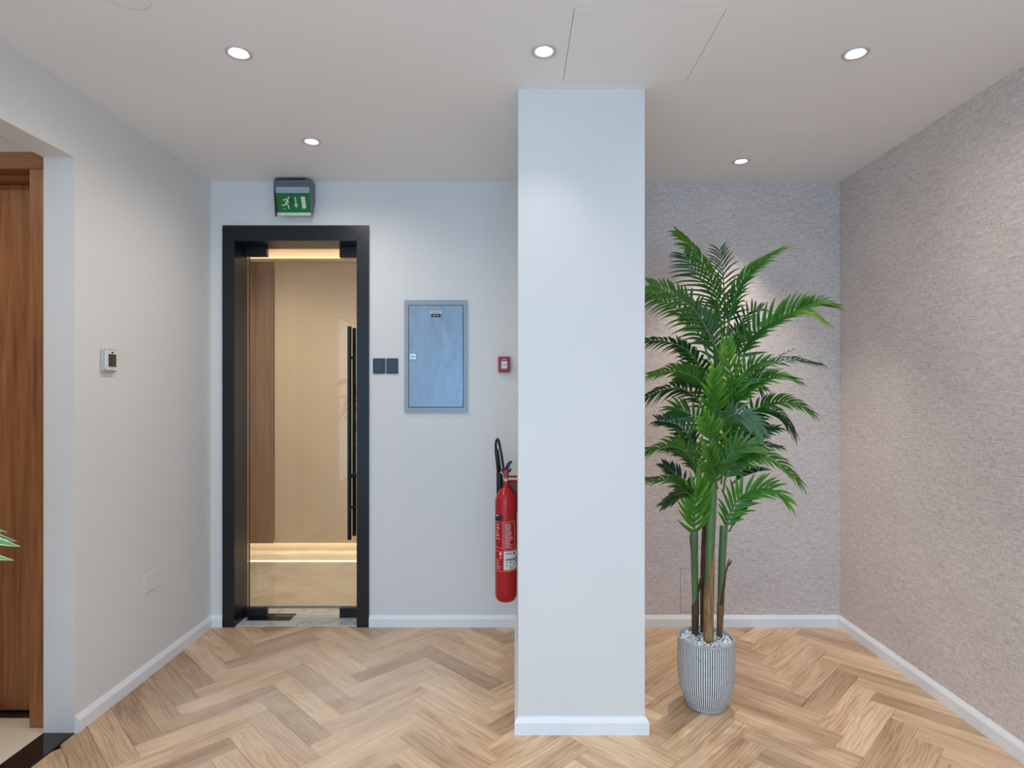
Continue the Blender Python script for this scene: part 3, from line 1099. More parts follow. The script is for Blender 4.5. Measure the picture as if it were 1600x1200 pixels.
# ------------------------------------------------------------------ fire call point
t = thing('fire_call_point', 'red break-glass fire call point on the back wall beside the pillar', 'alarm', (bx(788), YB, bz(569.8)))
hw, hh = 9.2 / 248.2, 12.2 / 248.2
MB().rbox(-hw, hw, -0.028, 0, -hh, hh, 0.004, 'Y', r2=0.003).build('body', 'red_plastic', t)
pl = MB().rbox(-0.0185, 0.0185, -0.030, -0.0275, -0.026, 0.021, 0.002, 'Y', r2=0.0005).build('press_plate', 'label_white', t)
MB().lathe([(0, 0), (0.0036, 0), (0.0036, 0.001)], (0, -0.031, -0.001), n=16, axis='Y').build('press_dot', 'print_black', pl)
m = MB()
m.prism([(-0.0165, 0.0025), (-0.0165, -0.0045), (-0.0085, -0.001)], -0.031, -0.0298)
m.prism([(0.0165, 0.0025), (0.0165, -0.0045), (0.0085, -0.001)], -0.031, -0.0298)
m.build('press_arrows', 'print_black', pl)
MB().box(-0.014, 0.014, -0.0288, -0.0278, 0.030, 0.035).build('lettering', 'print_pale', t)

# ------------------------------------------------------------------ fire extinguisher on the side of the pillar
EX, EY, ER = -0.0497, 3.42, 0.0625
t = thing('fire_extinguisher', 'red fire extinguisher with black hose hung on the side of the pillar', 'extinguisher', (EX, EY, 0.0))


def exz(py, Y=EY):
    return EYE - (py - CY) * Y / F


def ex(px, py, dy=0.0):
    q = P(px, py, EY + dy)
    return Vector((q.x - EX, q.y - EY, q.z))


zb = exz(939)
prof = [(0.0, zb), (0.035, zb + 0.002), (0.050, zb + 0.010), (0.0595, zb + 0.026), (ER, zb + 0.045), (ER, 0.845), (0.060, 0.868), (0.052, 0.892), (0.040, 0.910),
        (0.026, 0.925), (0.0175, 0.936), (0.0155, 0.948), (0.0155, 0.968), (0.0, 0.968)]
body = MB().lathe(prof, n=48).build('cylinder', 'red', t)


def cyl_patch(px0, px1, py0, py1, mat, name, parent, lift=0.0006, thick=0.0005, n=10):
    f = lambda px: math.asin(max(-1.0, min(1.0, (px - 790.5) / 17.0)))
    a0, a1 = f(px0), f(px1)
    z0, z1 = exz(py1), exz(py0)
    mb = MB()
    for i in range(n + 1):
        a = a0 + (a1 - a0) * i / n
        for r in (ER + lift - thick, ER + lift):
            for z in (z0, z1):
                mb.v.append((r * math.sin(a), -r * math.cos(a), z))
    for i in range(n):
        b = i * 4
        mb.quad((b + 2, b + 6, b + 7, b + 3))
        mb.quad((b + 3, b + 7, b + 5, b + 1))
        mb.quad((b + 2, b, b + 4, b + 6))
    mb.quad((0, 1, 3, 2))
    b = n * 4
    mb.quad((b, b + 2, b + 3, b + 1))
    return mb.build(name, mat, parent)


cyl_patch(774, 785, 801.5, 811.5, 'print_black', 'black_band', body)
cyl_patch(775.5, 779.5, 802.5, 804, 'label_white', 'lettering', body, 0.001)
lab = cyl_patch(787.3, 807.4, 857, 885.5, 'label_white', 'inspection_label', body)
cyl_patch(787.3, 807.4, 885.5, 888.5, 'label_orange', 'orange_edge', lab)
cyl_patch(790, 807.4, 868.5, 871.5, 'print_grey', 'grey_bar', lab, 0.001)
for a, b2, y, h in ((790, 800, 860, 1.2), (802, 804, 859, 3.5), (797, 799, 873.5, 2), (801.5, 803, 874, 1.6), (805, 807, 873, 1.6), (796.5, 799, 879, 1.2),
                    (802, 803, 877.5, 2.4), (797, 801.5, 882.5, 1.2), (790, 794, 874.5, 0.6), (790, 794, 879, 0.6)):
    cyl_patch(a, b2, y, y + h, 'print_black', 'lettering', lab, 0.001, n=3)
# framed blocks of small print
for a, b2, y0, y1, h in ((787.6, 804, 811.6, 812.2, 0), (787.6, 804, 854.8, 855.3, 0), (774, 785.6, 811.9, 812.4, 0), (774, 786, 852, 852.5, 0), (774, 786, 857.5, 858, 0), (775, 786, 888, 888.6, 0)):
    cyl_patch(a, b2, y0, y1, 'print_pale', 'print_rule', body, n=5)
for a in (787.3, 803.6, 785.4):
    cyl_patch(a, a + 0.45, 812, 855, 'print_pale', 'print_rule', body, n=1)
for i in range(17):
    y = 815 + i * 2.25
    cyl_patch(789, 789 + random.uniform(8, 12.5), y, y + 1.0, 'print_pale', 'lettering', body, n=4)
for y in (816, 820, 822, 826, 829, 832, 834, 838):
    cyl_patch(776, 776 + random.uniform(3, 6), y, y + 1.2, 'print_pale', 'lettering', body, n=3)
for y in (871, 875, 878, 881, 884):
    cyl_patch(776, 776 + random.uniform(4, 9), y, y + 1.0, 'print_pale', 'lettering', body, n=3)
cyl_patch(781, 784, 859, 863.5, 'label_white', 'pictogram', body, n=2)
cyl_patch(781.3, 783.7, 866, 868, 'label_white', 'pictogram', body, n=2)
# valve, handles, hose and horn
MB().lathe([(0.0125, 0.966), (0.0125, 0.985), (0.010, 0.988), (0.010, 1.0)], n=20, cap1=True).build('neck_ring', 'chrome', t)
vb = MB().bbox(-0.013, 0.012, -0.014, 0.014, 0.985, 1.034, 0.005).build('valve', 'red', t)
MB().lathe([(0.0, 0), (0.009, 0), (0.009, 0.012), (0, 0.012)], (-0.022, 0, 1.006), n=16, axis='X').build('outlet', 'chrome', vb)
MB().tube([(0.004, -0.016, 1.0), (0.012, -0.018, 0.985), (0.020, -0.018, 0.992), (0.018, -0.018, 1.008), (0.008, -0.017, 1.012)], 0.0022, 6).build('safety_pin', 'chrome', vb)
MB().tube([ex(790, 737), ex(792.5, 730), ex(796, 723), ex(800, 721)], [0.011, 0.012, 0.010, 0.006], 10).build('lever', 'navy', vb)
MB().tube([ex(790, 740), ex(797, 735), ex(798, 732)], [0.008, 0.007, 0.005], 8).build('carry_handle', 'black_matt', vb)
MB().lathe([(0.008, -0.002), (0.0095, 0.0), (0.0095, 0.004), (0.008, 0.006)], (0.012, -0.020, 1.004), n=20, axis='Y').build('pull_ring', 'chrome', vb)
MB().tube([(-0.018, 0.004, 1.012), (-0.028, 0.012, 1.014), (-0.022, 0.022, 1.03)], 0.007, 10).build('hose_coupling', 'chrome', vb)
MB().bbox(0.0, 0.018, -0.010, 0.010, 1.000, 1.024, 0.003).build('gauge_block', 'black_matt', vb)
hose = [ex(787.5, 741, 0.0), ex(787, 737, 0.01), ex(785.5, 724, 0.025), ex(783.5, 710, 0.035), ex(781, 697, 0.045), ex(779.3, 689, 0.05), ex(777.4, 685.2, 0.05),
        ex(775.6, 688, 0.05), ex(774.6, 695, 0.05), ex(775, 703, 0.05)]
MB().tube(hose, 0.0075, 10).build('hose', 'rubber', t)
MB().tube([ex(775, 702, 0.05), ex(775.8, 703, 0.05), ex(778, 720, 0.052), ex(780, 738, 0.054)], [0.010, 0.0125, 0.0135, 0.0145], 14).build('grip', 'rubber', t)
MB().tube([ex(780.4, 737, 0.054), ex(780.6, 738, 0.054), ex(781, 755, 0.056), ex(782, 800, 0.06), ex(782.5, 860, 0.062)], [0.015, 0.0185, 0.020, 0.024, 0.030], 18).build('discharge_horn', 'rubber', t)
br = MB().bbox(0.006, PX0 - EX - 0.0005, 0.030, 0.040, 0.78, 0.965, 0.002).build('wall_bracket', 'dark_red', t)
for z in (0.990, 0.965):
    MB().tube([(0.008, 0.016, z), (0.03, 0.018, z), (PX0 - EX - 0.0006, 0.018, z)], 0.006, 10).build('bracket_arm', 'red', br)

# ------------------------------------------------------------------ potted palm
QX, QY = (1103 - CX) * 2.82 / F, 2.82
palm = thing('potted_palm', 'tall green artificial palm in a ribbed white pot right of the pillar', 'plant', (QX, QY, 0))


def build_pot():
    prof = [(0.0, 0.0004), (0.084, 0.0004), (0.0895, 0.004), (0.0915, 0.010), (0.0895, 0.0155)]
    MB().lathe(prof, n=64).build('pot_foot', 'pot_rim', palm)
    side = [(0.0895, 0.0155), (0.096, 0.026), (0.105, 0.042), (0.114, 0.064), (0.121, 0.09), (0.1265, 0.12), (0.1295, 0.155), (0.1305, 0.20), (0.1305, 0.26), (0.130, 0.315)]
    n, mb = 80, MB()
    ang = []
    for i in range(n):
        for fr_ in (0.0, 0.07, 0.60, 0.67):
            ang.append((2 * math.pi * (i + fr_) / n, fr_))
    NA = len(ang)
    for r, z in side:
        for a, fr_ in ang:
            rr = r + (0.0 if fr_ in (0.07, 0.60) else -0.0022)
            mb.v.append((rr * math.cos(a), rr * math.sin(a), z))
    for j in range(len(side) - 1):
        for i in range(NA):
            q = (i + 1) % NA
            mb.quad((j * NA + i, j * NA + q, (j + 1) * NA + q, (j + 1) * NA + i), 0 if ang[i][1] == 0.07 else 1, False)
    mb.build('pot', ['rib', 'groove'], palm)
    MB().lathe([(0.1275, 0.313), (0.1308, 0.315), (0.1312, 0.323), (0.1295, 0.3255), (0.1225, 0.3255), (0.1205, 0.322), (0.1195, 0.285)], n=64).build('pot_rim', 'pot_rim', palm)
    MB().lathe([(0.0, 0.300), (0.1195, 0.300)], n=48).build('soil', 'soil', palm)
    # white pebbles, one by one
    bm = bmesh.new()
    bmesh.ops.create_icosphere(bm, subdivisions=1, radius=1)
    rnd = random.Random(5)
    for v in bm.verts:
        v.co *= rnd.uniform(0.82, 1.12)
    me = MB().add_bm(bm, 0, True).mesh('pebble', 'pebble')
    spots = []
    for layer, (zz, cnt) in enumerate(((0.305, 170), (0.312, 120))):
        tries = 0
        got = []
        while len(got) < cnt and tries < 6000:
            tries += 1
            r, a = 0.1125 * math.sqrt(rnd.random()), rnd.uniform(0, 2 * math.pi)
            x, y = r * math.cos(a), r * math.sin(a)
            if all((x - u) ** 2 + (y - v) ** 2 > 0.0118 ** 2 for u, v in got):
                got.append((x, y))
        spots += [(x, y, zz + rnd.uniform(-0.002, 0.003)) for x, y in got]
    for x, y, z in spots:
        o = bpy.data.objects.new('pebble', me)
        COL.objects.link(o)
        o.parent = palm
        o.location = (x, y, z)
        s_ = rnd.uniform(0.0068, 0.0092)
        o.scale = (s_ * rnd.uniform(0.9, 1.3), s_ * rnd.uniform(0.8, 1.1), s_ * 0.72)
        o.rotation_euler = (rnd.uniform(-.4, .4), rnd.uniform(-.4, .4), rnd.uniform(0, 6.28))
    return len(spots)


build_pot()


def loc(px, py, Y=QY):
    q = P(px, py, Y)
    return Vector((q.x - QX, q.y - QY, q.z))


def catmull(pts, n):
    pts = [Vector(p) for p in pts]
    ex_ = [pts[0] * 2 - pts[1]] + pts + [pts[-1] * 2 - pts[-2]]
    out = []
    for i in range(n + 1):
        u = i / n * (len(pts) - 1)
        k = min(int(u), len(pts) - 2)
        t_ = u - k
        a, b, c_, d = ex_[k:k + 4]
        out.append(0.5 * ((2 * b) + (c_ - a) * t_ + (2 * a - 5 * b + 4 * c_ - d) * t_ ** 2 + (3 * b - a - 3 * c_ + d) * t_ ** 3))
    return out


def trunk(pts, radii, mat_low, split, mat_up='crownshaft', tear=0.05, seed=0):
    """brown fibrous stem whose bark ends in a slanting edge round the green upper stem (split = index)"""
    rr = random.Random(seed)
    path = catmull(pts, 24)
    rad = [radii[0] + (radii[1] - radii[0]) * i / 24 for i in range(25)]
    k = max(2, int(split * 24))
    low = path[:k + 1]
    n = 14
    mb = MB()
    mb.tube(low, [r * (1.04 + rr.uniform(-.03, .05)) for r in rad[:k + 1]], n)
    # pull the last rings into a slanting torn edge
    for ring, amp in ((k, tear), (k - 1, tear * 0.62), (k - 2, tear * 0.28)):
        for a in range(n):
            i = ring * n + a
            v = mb.v[i]
            s_ = (v[0] - path[ring].x) / rad[ring]
            mb.v[i] = (v[0], v[1], v[2] + amp * s_ + rr.uniform(-.006, .006))
    o = mb.build('trunk', mat_low, palm, fix=False)
    if mat_up:
        MB().tube(path[max(0, k - 6):], [r * 0.92 for r in rad[max(0, k - 6):]], n).build('crownshaft', mat_up, o, fix=False)
    return o


tl = trunk([loc(1086, 1001, 2.87), loc(1086.5, 940, 2.87), loc(1085, 880, 2.865), loc(1084.5, 828, 2.86)], (0.0155, 0.0205), 'bark_dark', 0.40, seed=1)
tc_ = trunk([loc(1107, 1008, 2.79), loc(1107.5, 940, 2.79), loc(1109.5, 860, 2.80), loc(1112, 800, 2.81), loc(1114, 740, 2.82), loc(1118, 640, 2.83), loc(1127, 540, 2.84)], (0.0225, 0.0235), 'bark', 0.33, tear=0.10, seed=2)
tr_ = trunk([loc(1124, 1000, 2.845), loc(1126, 940, 2.845), loc(1128, 880, 2.845), loc(1131, 822, 2.85)], (0.0135, 0.0205), 'bark', 0.42, seed=4)
tb_ = trunk([loc(1099, 994, 2.90), loc(1099, 900, 2.90), loc(1101, 820, 2.895), loc(1103, 740, 2.89)], (0.014, 0.012), 'bark_dark', 0.72, seed=5)
# peeling husks
MB().tube([loc(1127, 945, 2.83), loc(1131, 915, 2.83), loc(1133.5, 895, 2.835), loc(1138, 880, 2.835), loc(1139, 872, 2.835)], [0.008, 0.0065, 0.005, 0.0045, 0.001], 7).build('husk', 'bark_dark', tr_)
MB().tube([loc(1139.5, 884, 2.832), loc(1142, 878, 2.832), loc(1142, 874, 2.83)], [0.003, 0.004, 0.001], 6).build('husk', 'bark_dark', tr_)
MB().tube([loc(1091, 925, 2.86), loc(1095, 905, 2.85), loc(1099, 895, 2.84), loc(1101, 880, 2.835)], [0.006, 0.0065, 0.006, 0.001], 7).build('husk', 'bark_dark', tl)
MB().tube([loc(1077, 834, 2.86), loc(1079, 850, 2.86), loc(1081, 880, 2.86)], [0.001, 0.003, 0.001], 6).build('husk', 'bark_dark', tl)


def frond(parent, pts, phi=35, lift=25, L=0.15, mat='leaf_mid', n=20, wd=0.0085, start=0.14, droop=0.25, up=True, seed=0, a0=52, a1=24, taper=0.58, name='frond', ribmat='midrib'):
    """feather leaf: curved midrib with two rows of pointed leaflets (world points in the plant's frame)"""
    rr = random.Random(seed * 17 + 3)
    NP = 48
    path = [Vector((max(q.x, PX1 + 0.009 - QX), q.y, q.z)) for q in catmull(pts, NP)]
    mb = MB()
    along = []
    view = Vector((0, -1, 0))
    for i in range(n):
        for side in (-1, 1):
            u = start + (1 - start) * (i + 0.5 * (side > 0) * 0.6 + rr.uniform(-.12, .12)) / (n - 0.4)
            u = min(0.995, max(start, u))
            k = min(NP - 1, int(u * NP))
            base = path[k].lerp(path[k + 1], u * NP - k)
            T = (path[min(k + 1, NP)] - path[max(k - 1, 0)]).normalized()
            C = T.cross(view)
            C = C.normalized() if C.length > 1e-3 else Vector((1, 0, 0))
            D = (C.cross(T)).normalized()
            S_ = (C * math.cos(R(phi)) + D * math.sin(R(phi))).normalized()
            N = T.cross(S_).normalized()
            if up and N.z < 0 or (not up and N.y > 0):
                N = -N
            al = R(a0 + (a1 - a0) * u + rr.uniform(-5, 5))
            lv = R(lift + rr.uniform(-7, 7))
            out = (S_ * side * math.cos(lv) + N * math.sin(lv)).normalized()
            d = (T * math.cos(al) + out * math.sin(al)).normalized()
            prof = min(1.0, 0.62 + u * 1.6) * (1 - max(0.0, u - 0.45) / 0.55 * (1 - taper))
            ln = L * prof * rr.uniform(0.9, 1.1)
            nrm = d.cross(T.cross(d).normalized() if T.cross(d).length > 1e-3 else N).normalized()
            wv = d.cross(N)
            wv = wv.normalized() if wv.length > 1e-3 else S_
            nn = wv.cross(d).normalized()
            b = len(mb.v)
            SEG = 5
            tone = rr.uniform(-0.16, 0.16)
            wfac = (0.45, 0.95, 1.0, 0.82, 0.5, 0.03)
            for j in range(SEG + 1):
                s_ = j / SEG
                c_ = base + d * (ln * s_) + Vector((0, 0, -1)) * (droop * ln * s_ ** 2.2) + N * (0.06 * ln * math.sin(s_ * 3.1))
                h = wd * 0.82 * wfac[j] * (0.8 + 0.25 * prof)
                for q, fold in ((-1, 0.28), (0, 0.0), (1, 0.28)):
                    pv = c_ + wv * (q * h) + nn * (fold * h)
                    pv.x = max(pv.x, PX1 + 0.006 - QX)
                    mb.v.append(tuple(pv))
                    along.append(0.5 * u + 0.4 * s_ + tone + 0.05)
            for j in range(SEG):
                for q in (0, 1):
                    i0 = b + j * 3 + q
                    mb.quad((i0, i0 + 1, i0 + 4, i0 + 3), 0, True)
    o = mb.build(name, mat, parent, fix=False)
    at = o.data.attributes.new('along', 'FLOAT', 'POINT')
    at.data.foreach_set('value', along)
    rad = [0.0042 * (1 - 0.8 * i / NP) + 0.0008 for i in range(NP + 1)]
    MB().tube(path[::2], rad[::2], 6).build('midrib', ribmat, o, fix=False)
    return o


def palm_fronds():
    z7 = lambda x, y, d=0.0: loc(980 + x * 0.3, 340 + y * 0.3, QY + d)
    z8 = lambda x, y, d=0.0: loc(980 + x * 0.3, 600 + y * 0.3, QY + d)
    J = []
    a = J.append
    # crown, back to front
    a(dict(pts=[z7(500, 620, .03), z7(470, 480, .08), z7(400, 340, .14), z7(335, 255, .17), z7(295, 190, .18)], phi=12, lift=8, L=.175, mat='leaf_dark', taper=.5, n=17, wd=.0062, droop=.22, a0=58, a1=36))
    a(dict(pts=[z7(505, 620, .03), z7(507, 470, .08), z7(500, 300, .13), z7(482, 170, .16)], phi=6, lift=4, L=.165, mat='leaf_dark', n=17, wd=.0064, droop=.26, a0=54, a1=32, taper=.5))
    a(dict(pts=[z7(495, 640, .0), z7(478, 470, -.02), z7(440, 340, -.05), z7(380, 220, -.08), z7(310, 130, -.10), z7(262, 78, -.11)], phi=60, lift=-16, L=.13, mat='leaf_mid', taper=.4, n=20, wd=.0085, droop=.25, a0=40))
    a(dict(pts=[z7(515, 640, .0), z7(545, 470, -.01), z7(600, 330, -.03), z7(690, 235, -.06), z7(800, 165, -.08)], phi=60, lift=-14, L=.135, mat='leaf_mid', taper=.42, n=20, wd=.0085, droop=.2, a0=34, a1=18))
    a(dict(pts=[z7(545, 690, .02), z7(570, 590, .06), z7(610, 520, .10), z7(660, 480, .14), z7(690, 478, .15)], phi=30, lift=30, L=.085, mat='leaf_dark', n=10, wd=.007, droop=.05, a0=60, a1=45))
    a(dict(pts=[z7(480, 760, .0), z7(440, 640, -.03), z7(380, 520, -.06), z7(290, 430, -.09), z7(190, 375, -.11), z7(120, 350, -.12)], phi=28, lift=4, L=.125, mat='leaf_mid', n=22, wd=.008, droop=.25, a0=60, a1=30))
    a(dict(pts=[z7(430, 740, .02), z7(370, 600, .02), z7(270, 480, .01), z7(160, 425, .0), z7(88, 405, -.01)], phi=40, lift=-10, L=.115, mat='leaf_mid', n=18, wd=.0075, droop=.35, a0=58, a1=30))
    a(dict(pts=[z7(470, 700, -.05), z7(420, 590, -.08), z7(350, 480, -.11), z7(265, 410, -.13)], phi=70, lift=30, L=.08, mat='leaf_grey', n=12, wd=.009, droop=.0))
    a(dict(pts=[z7(560, 830, -.02), z7(590, 710, -.05), z7(660, 615, -.08), z7(770, 545, -.10), z7(890, 485, -.12), z7(980, 455, -.12), z7(1085, 470, -.12)], phi=46, lift=38, L=.15, mat='leaf_mid', taper=.36, n=26, wd=.0098, droop=.12, a0=58, a1=22))
    a(dict(pts=[z7(600, 720, .03), z7(700, 580, .05), z7(830, 500, .05), z7(930, 490, .03), z7(1030, 545, .0)], phi=50, lift=10, L=.10, mat='leaf_yellow', n=17, wd=.0085, droop=.3, a0=46, a1=18))
    # middle tier, left
    a(dict(pts=[z7(430, 900, .05), z7(390, 790, .05), z7(310, 690, .03), z7(200, 645, .0), z7(90, 640, -.02)], phi=48, lift=6, L=.10, mat='leaf_dark', n=17, wd=.008, droop=.4, a0=55, a1=28))
    a(dict(pts=[z7(440, 960, -.02), z7(400, 880, -.05), z7(330, 820, -.08), z7(240, 800, -.10), z7(130, 820, -.12)], phi=50, lift=28, L=.115, mat='leaf_mid', n=18, wd=.0088, droop=.35, a0=60, a1=25))
    a(dict(pts=[z7(420, 1060, .03), z7(370, 950, .03), z7(280, 890, .02), z7(180, 900, .0), z7(90, 940, -.02)], phi=46, lift=8, L=.11, mat='leaf_dark', n=17, wd=.008, droop=.4, a0=58, a1=28))
    a(dict(pts=[z7(410, 930, .08), z7(370, 820, .10), z7(320, 720, .11), z7(270, 660, .12)], phi=30, lift=14, L=.10, mat='leaf_mid', n=14, wd=.0075, droop=.15))
    # front-facing fronds of the centre
    a(dict(pts=[z7(540, 1010, -.03), z7(545, 900, -.07), z7(535, 780, -.11), z7(520, 650, -.13)], phi=8, lift=18, L=.125, mat='leaf_bright', n=11, wd=.0098, droop=.05, up=False, a0=46, a1=22))
    a(dict(pts=[z7(450, 1100, -.04), z7(448, 1000, -.09), z7(445, 900, -.13), z7(455, 800, -.15)], phi=8, lift=18, L=.115, mat='leaf_bright', n=10, wd=.0098, droop=.05, up=False, a0=46, a1=22))
    a(dict(pts=[z7(500, 1090, .0), z7(530, 960, -.04), z7(580, 850, -.08), z7(640, 780, -.10), z7(720, 750, -.11)], phi=38, lift=26, L=.12, mat='leaf_mid', n=14, wd=.0092, droop=.15, a0=56, a1=28))
    # middle tier, right
    a(dict(pts=[z7(540, 960, .06), z7(620, 850, .08), z7(720, 775, .08), z7(850, 742, .06), z7(1000, 765, .03)], phi=58, lift=14, L=.10, mat='leaf_dark', n=19, wd=.008, droop=.28, a0=44, a1=16))
    a(dict(pts=[z7(660, 800, .09), z7(720, 760, .10), z7(790, 725, .10), z7(865, 685, .10)], phi=75, lift=20, L=.07, mat='leaf_dark', n=7, wd=.007, droop=.1, a0=30, a1=12))
    a(dict(pts=[z7(500, 1080, -.02), z7(560, 960, -.05), z7(650, 880, -.08), z7(760, 835, -.10), z7(865, 848, -.11)], phi=50, lift=24, L=.115, mat='leaf_mid', n=20, wd=.009, droop=.2, a0=54, a1=20))
    a(dict(pts=[z7(590, 1110, .02), z7(660, 1010, .01), z7(760, 965, -.01), z7(860, 965, -.03), z7(955, 1015, -.05)], phi=48, lift=18, L=.105, mat='leaf_mid', n=18, wd=.0085, droop=.3, a0=52, a1=20))
    a(dict(pts=[z7(600, 1120, .05), z7(670, 1020, .05), z7(750, 1000, .04), z7(820, 1045, .03), z7(868, 1115, .02)], phi=45, lift=-10, L=.10, mat='leaf_dark', n=15, wd=.008, droop=.35, a0=50, a1=22))
    a(dict(pts=[z7(480, 1090, -.06), z7(520, 1040, -.10), z7(580, 1025, -.13), z7(650, 1060, -.15), z7(695, 1115, -.16)], phi=12, lift=0, L=.095, mat='leaf_grey', n=14, wd=.0095, droop=.15, up=False, a0=60, a1=28))
    # lower tier
    a(dict(pts=[z8(360, 350, .06), z8(320, 270, .08), z8(255, 210, .09), z8(165, 192, .09)], phi=25, lift=25, L=.10, mat='leaf_dark', n=14, wd=.0075, droop=.1, a0=64, a1=36))
    a(dict(pts=[z8(450, 400, -.06), z8(450, 310, -.11), z8(430, 230, -.14), z8(400, 180, -.16)], phi=8, lift=16, L=.12, mat='leaf_bright', n=10, wd=.0098, droop=.05, up=False, a0=52, a1=26))
    a(dict(pts=[z8(520, 400, .0), z8(530, 310, -.03), z8(545, 240, -.05), z8(560, 190, -.06)], phi=14, lift=14, L=.11, mat='leaf_mid', n=10, wd=.0095, droop=.05, up=False, a0=48, a1=26))
    a(dict(pts=[z8(540, 420, .05), z8(600, 320, .07), z8(680, 260, .07), z8(775, 232, .06)], phi=40, lift=20, L=.09, mat='leaf_dark', n=14, wd=.008, droop=.2))
    a(dict(pts=[z8(540, 440, .08), z8(620, 350, .09), z8(700, 320, .08), z8(790, 328, .07)], phi=60, lift=5, L=.085, mat='leaf_dark', n=13, wd=.008, droop=.2, a0=40, a1=16))
    a(dict(pts=[z8(390, 540, .0), z8(360, 430, -.03), z8(300, 350, -.06), z8(220, 325, -.08), z8(95, 365, -.10)], phi=46, lift=26, L=.115, mat='leaf_mid', n=20, wd=.009, droop=.3, a0=58, a1=24))
    a(dict(pts=[z8(370, 500, .05), z8(320, 400, .06), z8(230, 345, .05), z8(95, 335, .04)], phi=60, lift=0, L=.09, mat='leaf_dark', n=16, wd=.008, droop=.3, a0=44, a1=18))
    a(dict(pts=[z8(500, 560, -.02), z8(520, 460, -.05), z8(570, 390, -.09), z8(650, 365, -.12), z8(760, 395, -.14), z8(885, 500, -.15)], phi=44, lift=20, L=.125, mat='leaf_mid', n=23, wd=.0095, droop=.3, a0=58, a1=22))
    a(dict(pts=[z8(490, 520, -.06), z8(500, 440, -.10), z8(530, 370, -.13), z8(590, 330, -.15), z8(660, 322, -.16)], phi=20, lift=22, L=.12, mat='leaf_mid', n=12, wd=.0095, droop=.08, a0=54, a1=26))
    a(dict(pts=[z8(470, 545, -.07), z8(455, 470, -.11), z8(435, 400, -.14), z8(425, 340, -.15)], phi=8, lift=16, L=.11, mat='leaf_mid', n=9, wd=.0098, droop=.0, up=False, a0=44, a1=22))
    a(dict(pts=[z8(345, 640, .02), z8(310, 560, .02), z8(230, 505, .0), z8(95, 500, -.02)], phi=45, lift=12, L=.105, mat='leaf_mid', n=17, wd=.0085, droop=.3, a0=52, a1=22))
    a(dict(pts=[z8(345, 640, .05), z8(300, 530, .07), z8(240, 460, .08), z8(195, 425, .08)], phi=30, lift=15, L=.085, mat='leaf_dark', n=12, wd=.0085, droop=.1))
    a(dict(pts=[z8(350, 600, -.05), z8(310, 565, -.08), z8(250, 580, -.10), z8(190, 620, -.11)], phi=18, lift=0, L=.075, mat='leaf_dark', n=12, wd=.0095, droop=.2, up=False, a0=48, a1=20))
    # fans at the heads of the two short stems
    a(dict(pts=[z8(352, 782, .035), z8(350, 700, .0), z8(358, 610, -.03), z8(385, 500, -.05)], phi=8, lift=14, L=.175, mat='leaf_bright', n=9, wd=.0122, droop=.0, up=False, a0=38, a1=16, start=.03, taper=.6))
    a(dict(pts=[z8(512, 765, .03), z8(535, 680, .0), z8(580, 600, -.03), z8(650, 555, -.05), z8(740, 548, -.07), z8(822, 605, -.08)], phi=32, lift=20, L=.135, mat='leaf_bright', n=17, wd=.0098, droop=.15, a0=50, a1=22, start=.05))
    a(dict(pts=[z8(530, 770, .04), z8(570, 700, .06), z8(620, 630, .06), z8(660, 585, .05)], phi=60, lift=10, L=.085, mat='leaf_dark', n=9, wd=.0105, droop=.0, a0=18, a1=8))
    a(dict(pts=[z8(545, 520, .05), z8(600, 480, .06), z8(650, 460, .06), z8(700, 450, .06)], phi=60, lift=10, L=.08, mat='leaf_dark', n=9, wd=.010, droop=.0, a0=22, a1=10))
    # darker leaves filling the heart of the crown, behind the others
    for q, (bx_, by_, ex_2, ey_, dd) in enumerate(((1122, 560, 1086, 492, .09), (1128, 580, 1160, 520, .10), (1116, 640, 1072, 585, .09), (1126, 650, 1176, 600, .11),
                                         (1112, 690, 1060, 640, .10), (1122, 720, 1180, 660, .10), (1108, 740, 1066, 690, .09), (1120, 745, 1170, 700, .11),
                                         (1118, 600, 1112, 505, .08), (1120, 690, 1128, 610, .07))):
        b0, e0 = loc(bx_, by_, QY + .02), loc(ex_2, ey_, QY + dd)
        m0 = b0.lerp(e0, .5) + Vector((0, 0, .035))
        a(dict(pts=[b0, m0, e0, e0 + (e0 - m0) * .35 + Vector((0, 0, -.03))], phi=20 + 6 * (q % 4), lift=12, L=.115, mat='leaf_dark' if q % 2 else 'leaf_mid', n=14, wd=.0088, droop=.2))
    for i, j in enumerate(J):
        frond(palm, seed=i + 1, **j)
    return len(J)


palm_fronds()

# ------------------------------------------------------------------ plant at the left edge of the picture
lp = thing('potted_plant', 'leaf tips of a plant with cream-edged leaves at the left edge', 'plant', (-1.66, 1.36, 0))
MB().lathe([(0.0, 0.001), (0.10, 0.001), (0.115, 0.02), (0.14, 0.26), (0.145, 0.30), (0.135, 0.305), (0.128, 0.27), (0.0, 0.27)], n=40).build('pot', 'terracotta', lp)


def lpt(px, py, Y):
    q = P(px, py, Y)
    return q - Vector((-1.66, 1.36, 0))


for i, (dx, dy, h) in enumerate(((0, 0, 1.15), (-0.05, 0.03, 1.5), (0.04, -0.03, 0.9))):
    MB().tube([(dx, dy, 0.27), (dx * 1.3, dy * 1.3, h * .6), (dx * 1.5, dy * 1.5, h)], [0.012, 0.010, 0.006], 8).build('stem', 'crownshaft', lp)


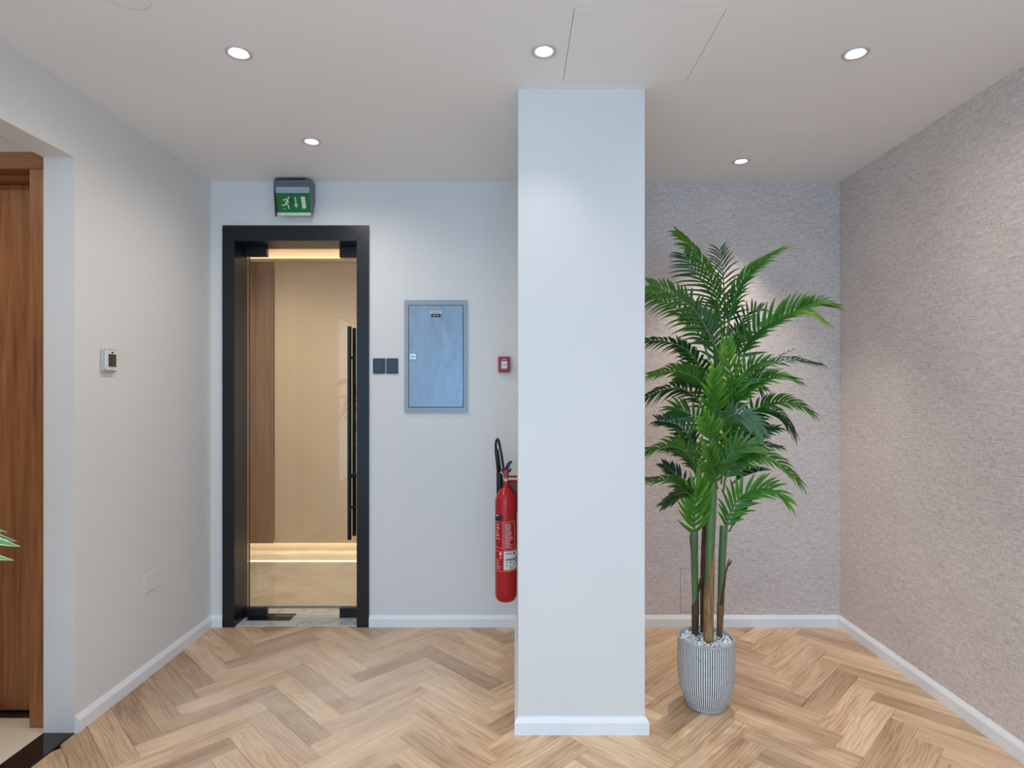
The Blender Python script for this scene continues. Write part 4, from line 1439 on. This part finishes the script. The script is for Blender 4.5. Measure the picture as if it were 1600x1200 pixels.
def blade(pts, wd, mat='leaf_pale', seed=0):
    """one long pointed leaf with a cream margin"""
    path = catmull(pts, 14)
    inner, along = MB(), []
    edge = MB()
    for i, p in enumerate(path):
        t_ = (path[min(i + 1, 14)] - path[max(i - 1, 0)]).normalized()
        sd = t_.cross(Vector((0.25, -0.85, 0.45))).normalized()
        nn = sd.cross(t_)
        s_ = i / 14
        h = wd * max(0.02, math.sin(math.pi * min(1, s_ * 0.86 + 0.14)) ** 0.8) if i < 14 else 0.0006
        for q, f_ in ((-0.72, 0.2), (0, 0), (0.72, 0.2)):
            inner.v.append(tuple(p + sd * (q * h) + nn * (f_ * h)))
            along.append(s_)
        for q in (-1.0, -0.7, 0.7, 1.0):
            edge.v.append(tuple(p + sd * (q * h) + nn * (abs(q) * 0.28 * h + 0.0006)))
    for i in range(14):
        for q in (0, 1):
            k_ = i * 3 + q
            inner.quad((k_, k_ + 1, k_ + 4, k_ + 3), 0, True)
        for q in (0, 2):
            k_ = i * 4 + q
            edge.quad((k_, k_ + 1, k_ + 5, k_ + 4), 0, True)
    o = inner.build('leaf', mat, lp, fix=False)
    at = o.data.attributes.new('along', 'FLOAT', 'POINT')
    at.data.foreach_set('value', along)
    edge.build('leaf_margin', 'variegated', o, fix=False)


tips = [((32, 854), 1.36, 0.92, .018), ((26.5, 846), 1.38, 0.95, .014), ((12, 832), 1.42, 0.98, .012), ((22, 875.5), 1.32, 0.86, .015), ((1.5, 440.5), 1.36, 1.42, .012)]
for (px, py), Y, z0, wd in tips:
    e = lpt(px, py, Y)
    b = Vector((0.02, 0.0, z0))
    m1 = b.lerp(e, 0.4) + Vector((0, 0, 0.10))
    m2 = b.lerp(e, 0.75) + Vector((0, 0, 0.075))
    blade([b, m1, m2, e], wd)
rr = random.Random(3)
for i in range(22):
    a_ = rr.uniform(R(75), R(285)) if i % 3 else rr.uniform(R(250), R(330))
    z0 = rr.uniform(0.75, 1.48)
    r_ = rr.uniform(0.22, 0.42) if math.cos(a_) < 0.2 else 0.25
    e = Vector((max(-0.22, math.cos(a_) * r_), math.sin(a_) * r_ * 1.1, z0 + rr.uniform(-.06, .22)))
    b = Vector((0, 0, z0))
    blade([b, b.lerp(e, .4) + Vector((0, 0, .11)), b.lerp(e, .75) + Vector((0, 0, .09)), e], rr.uniform(.014, .022))
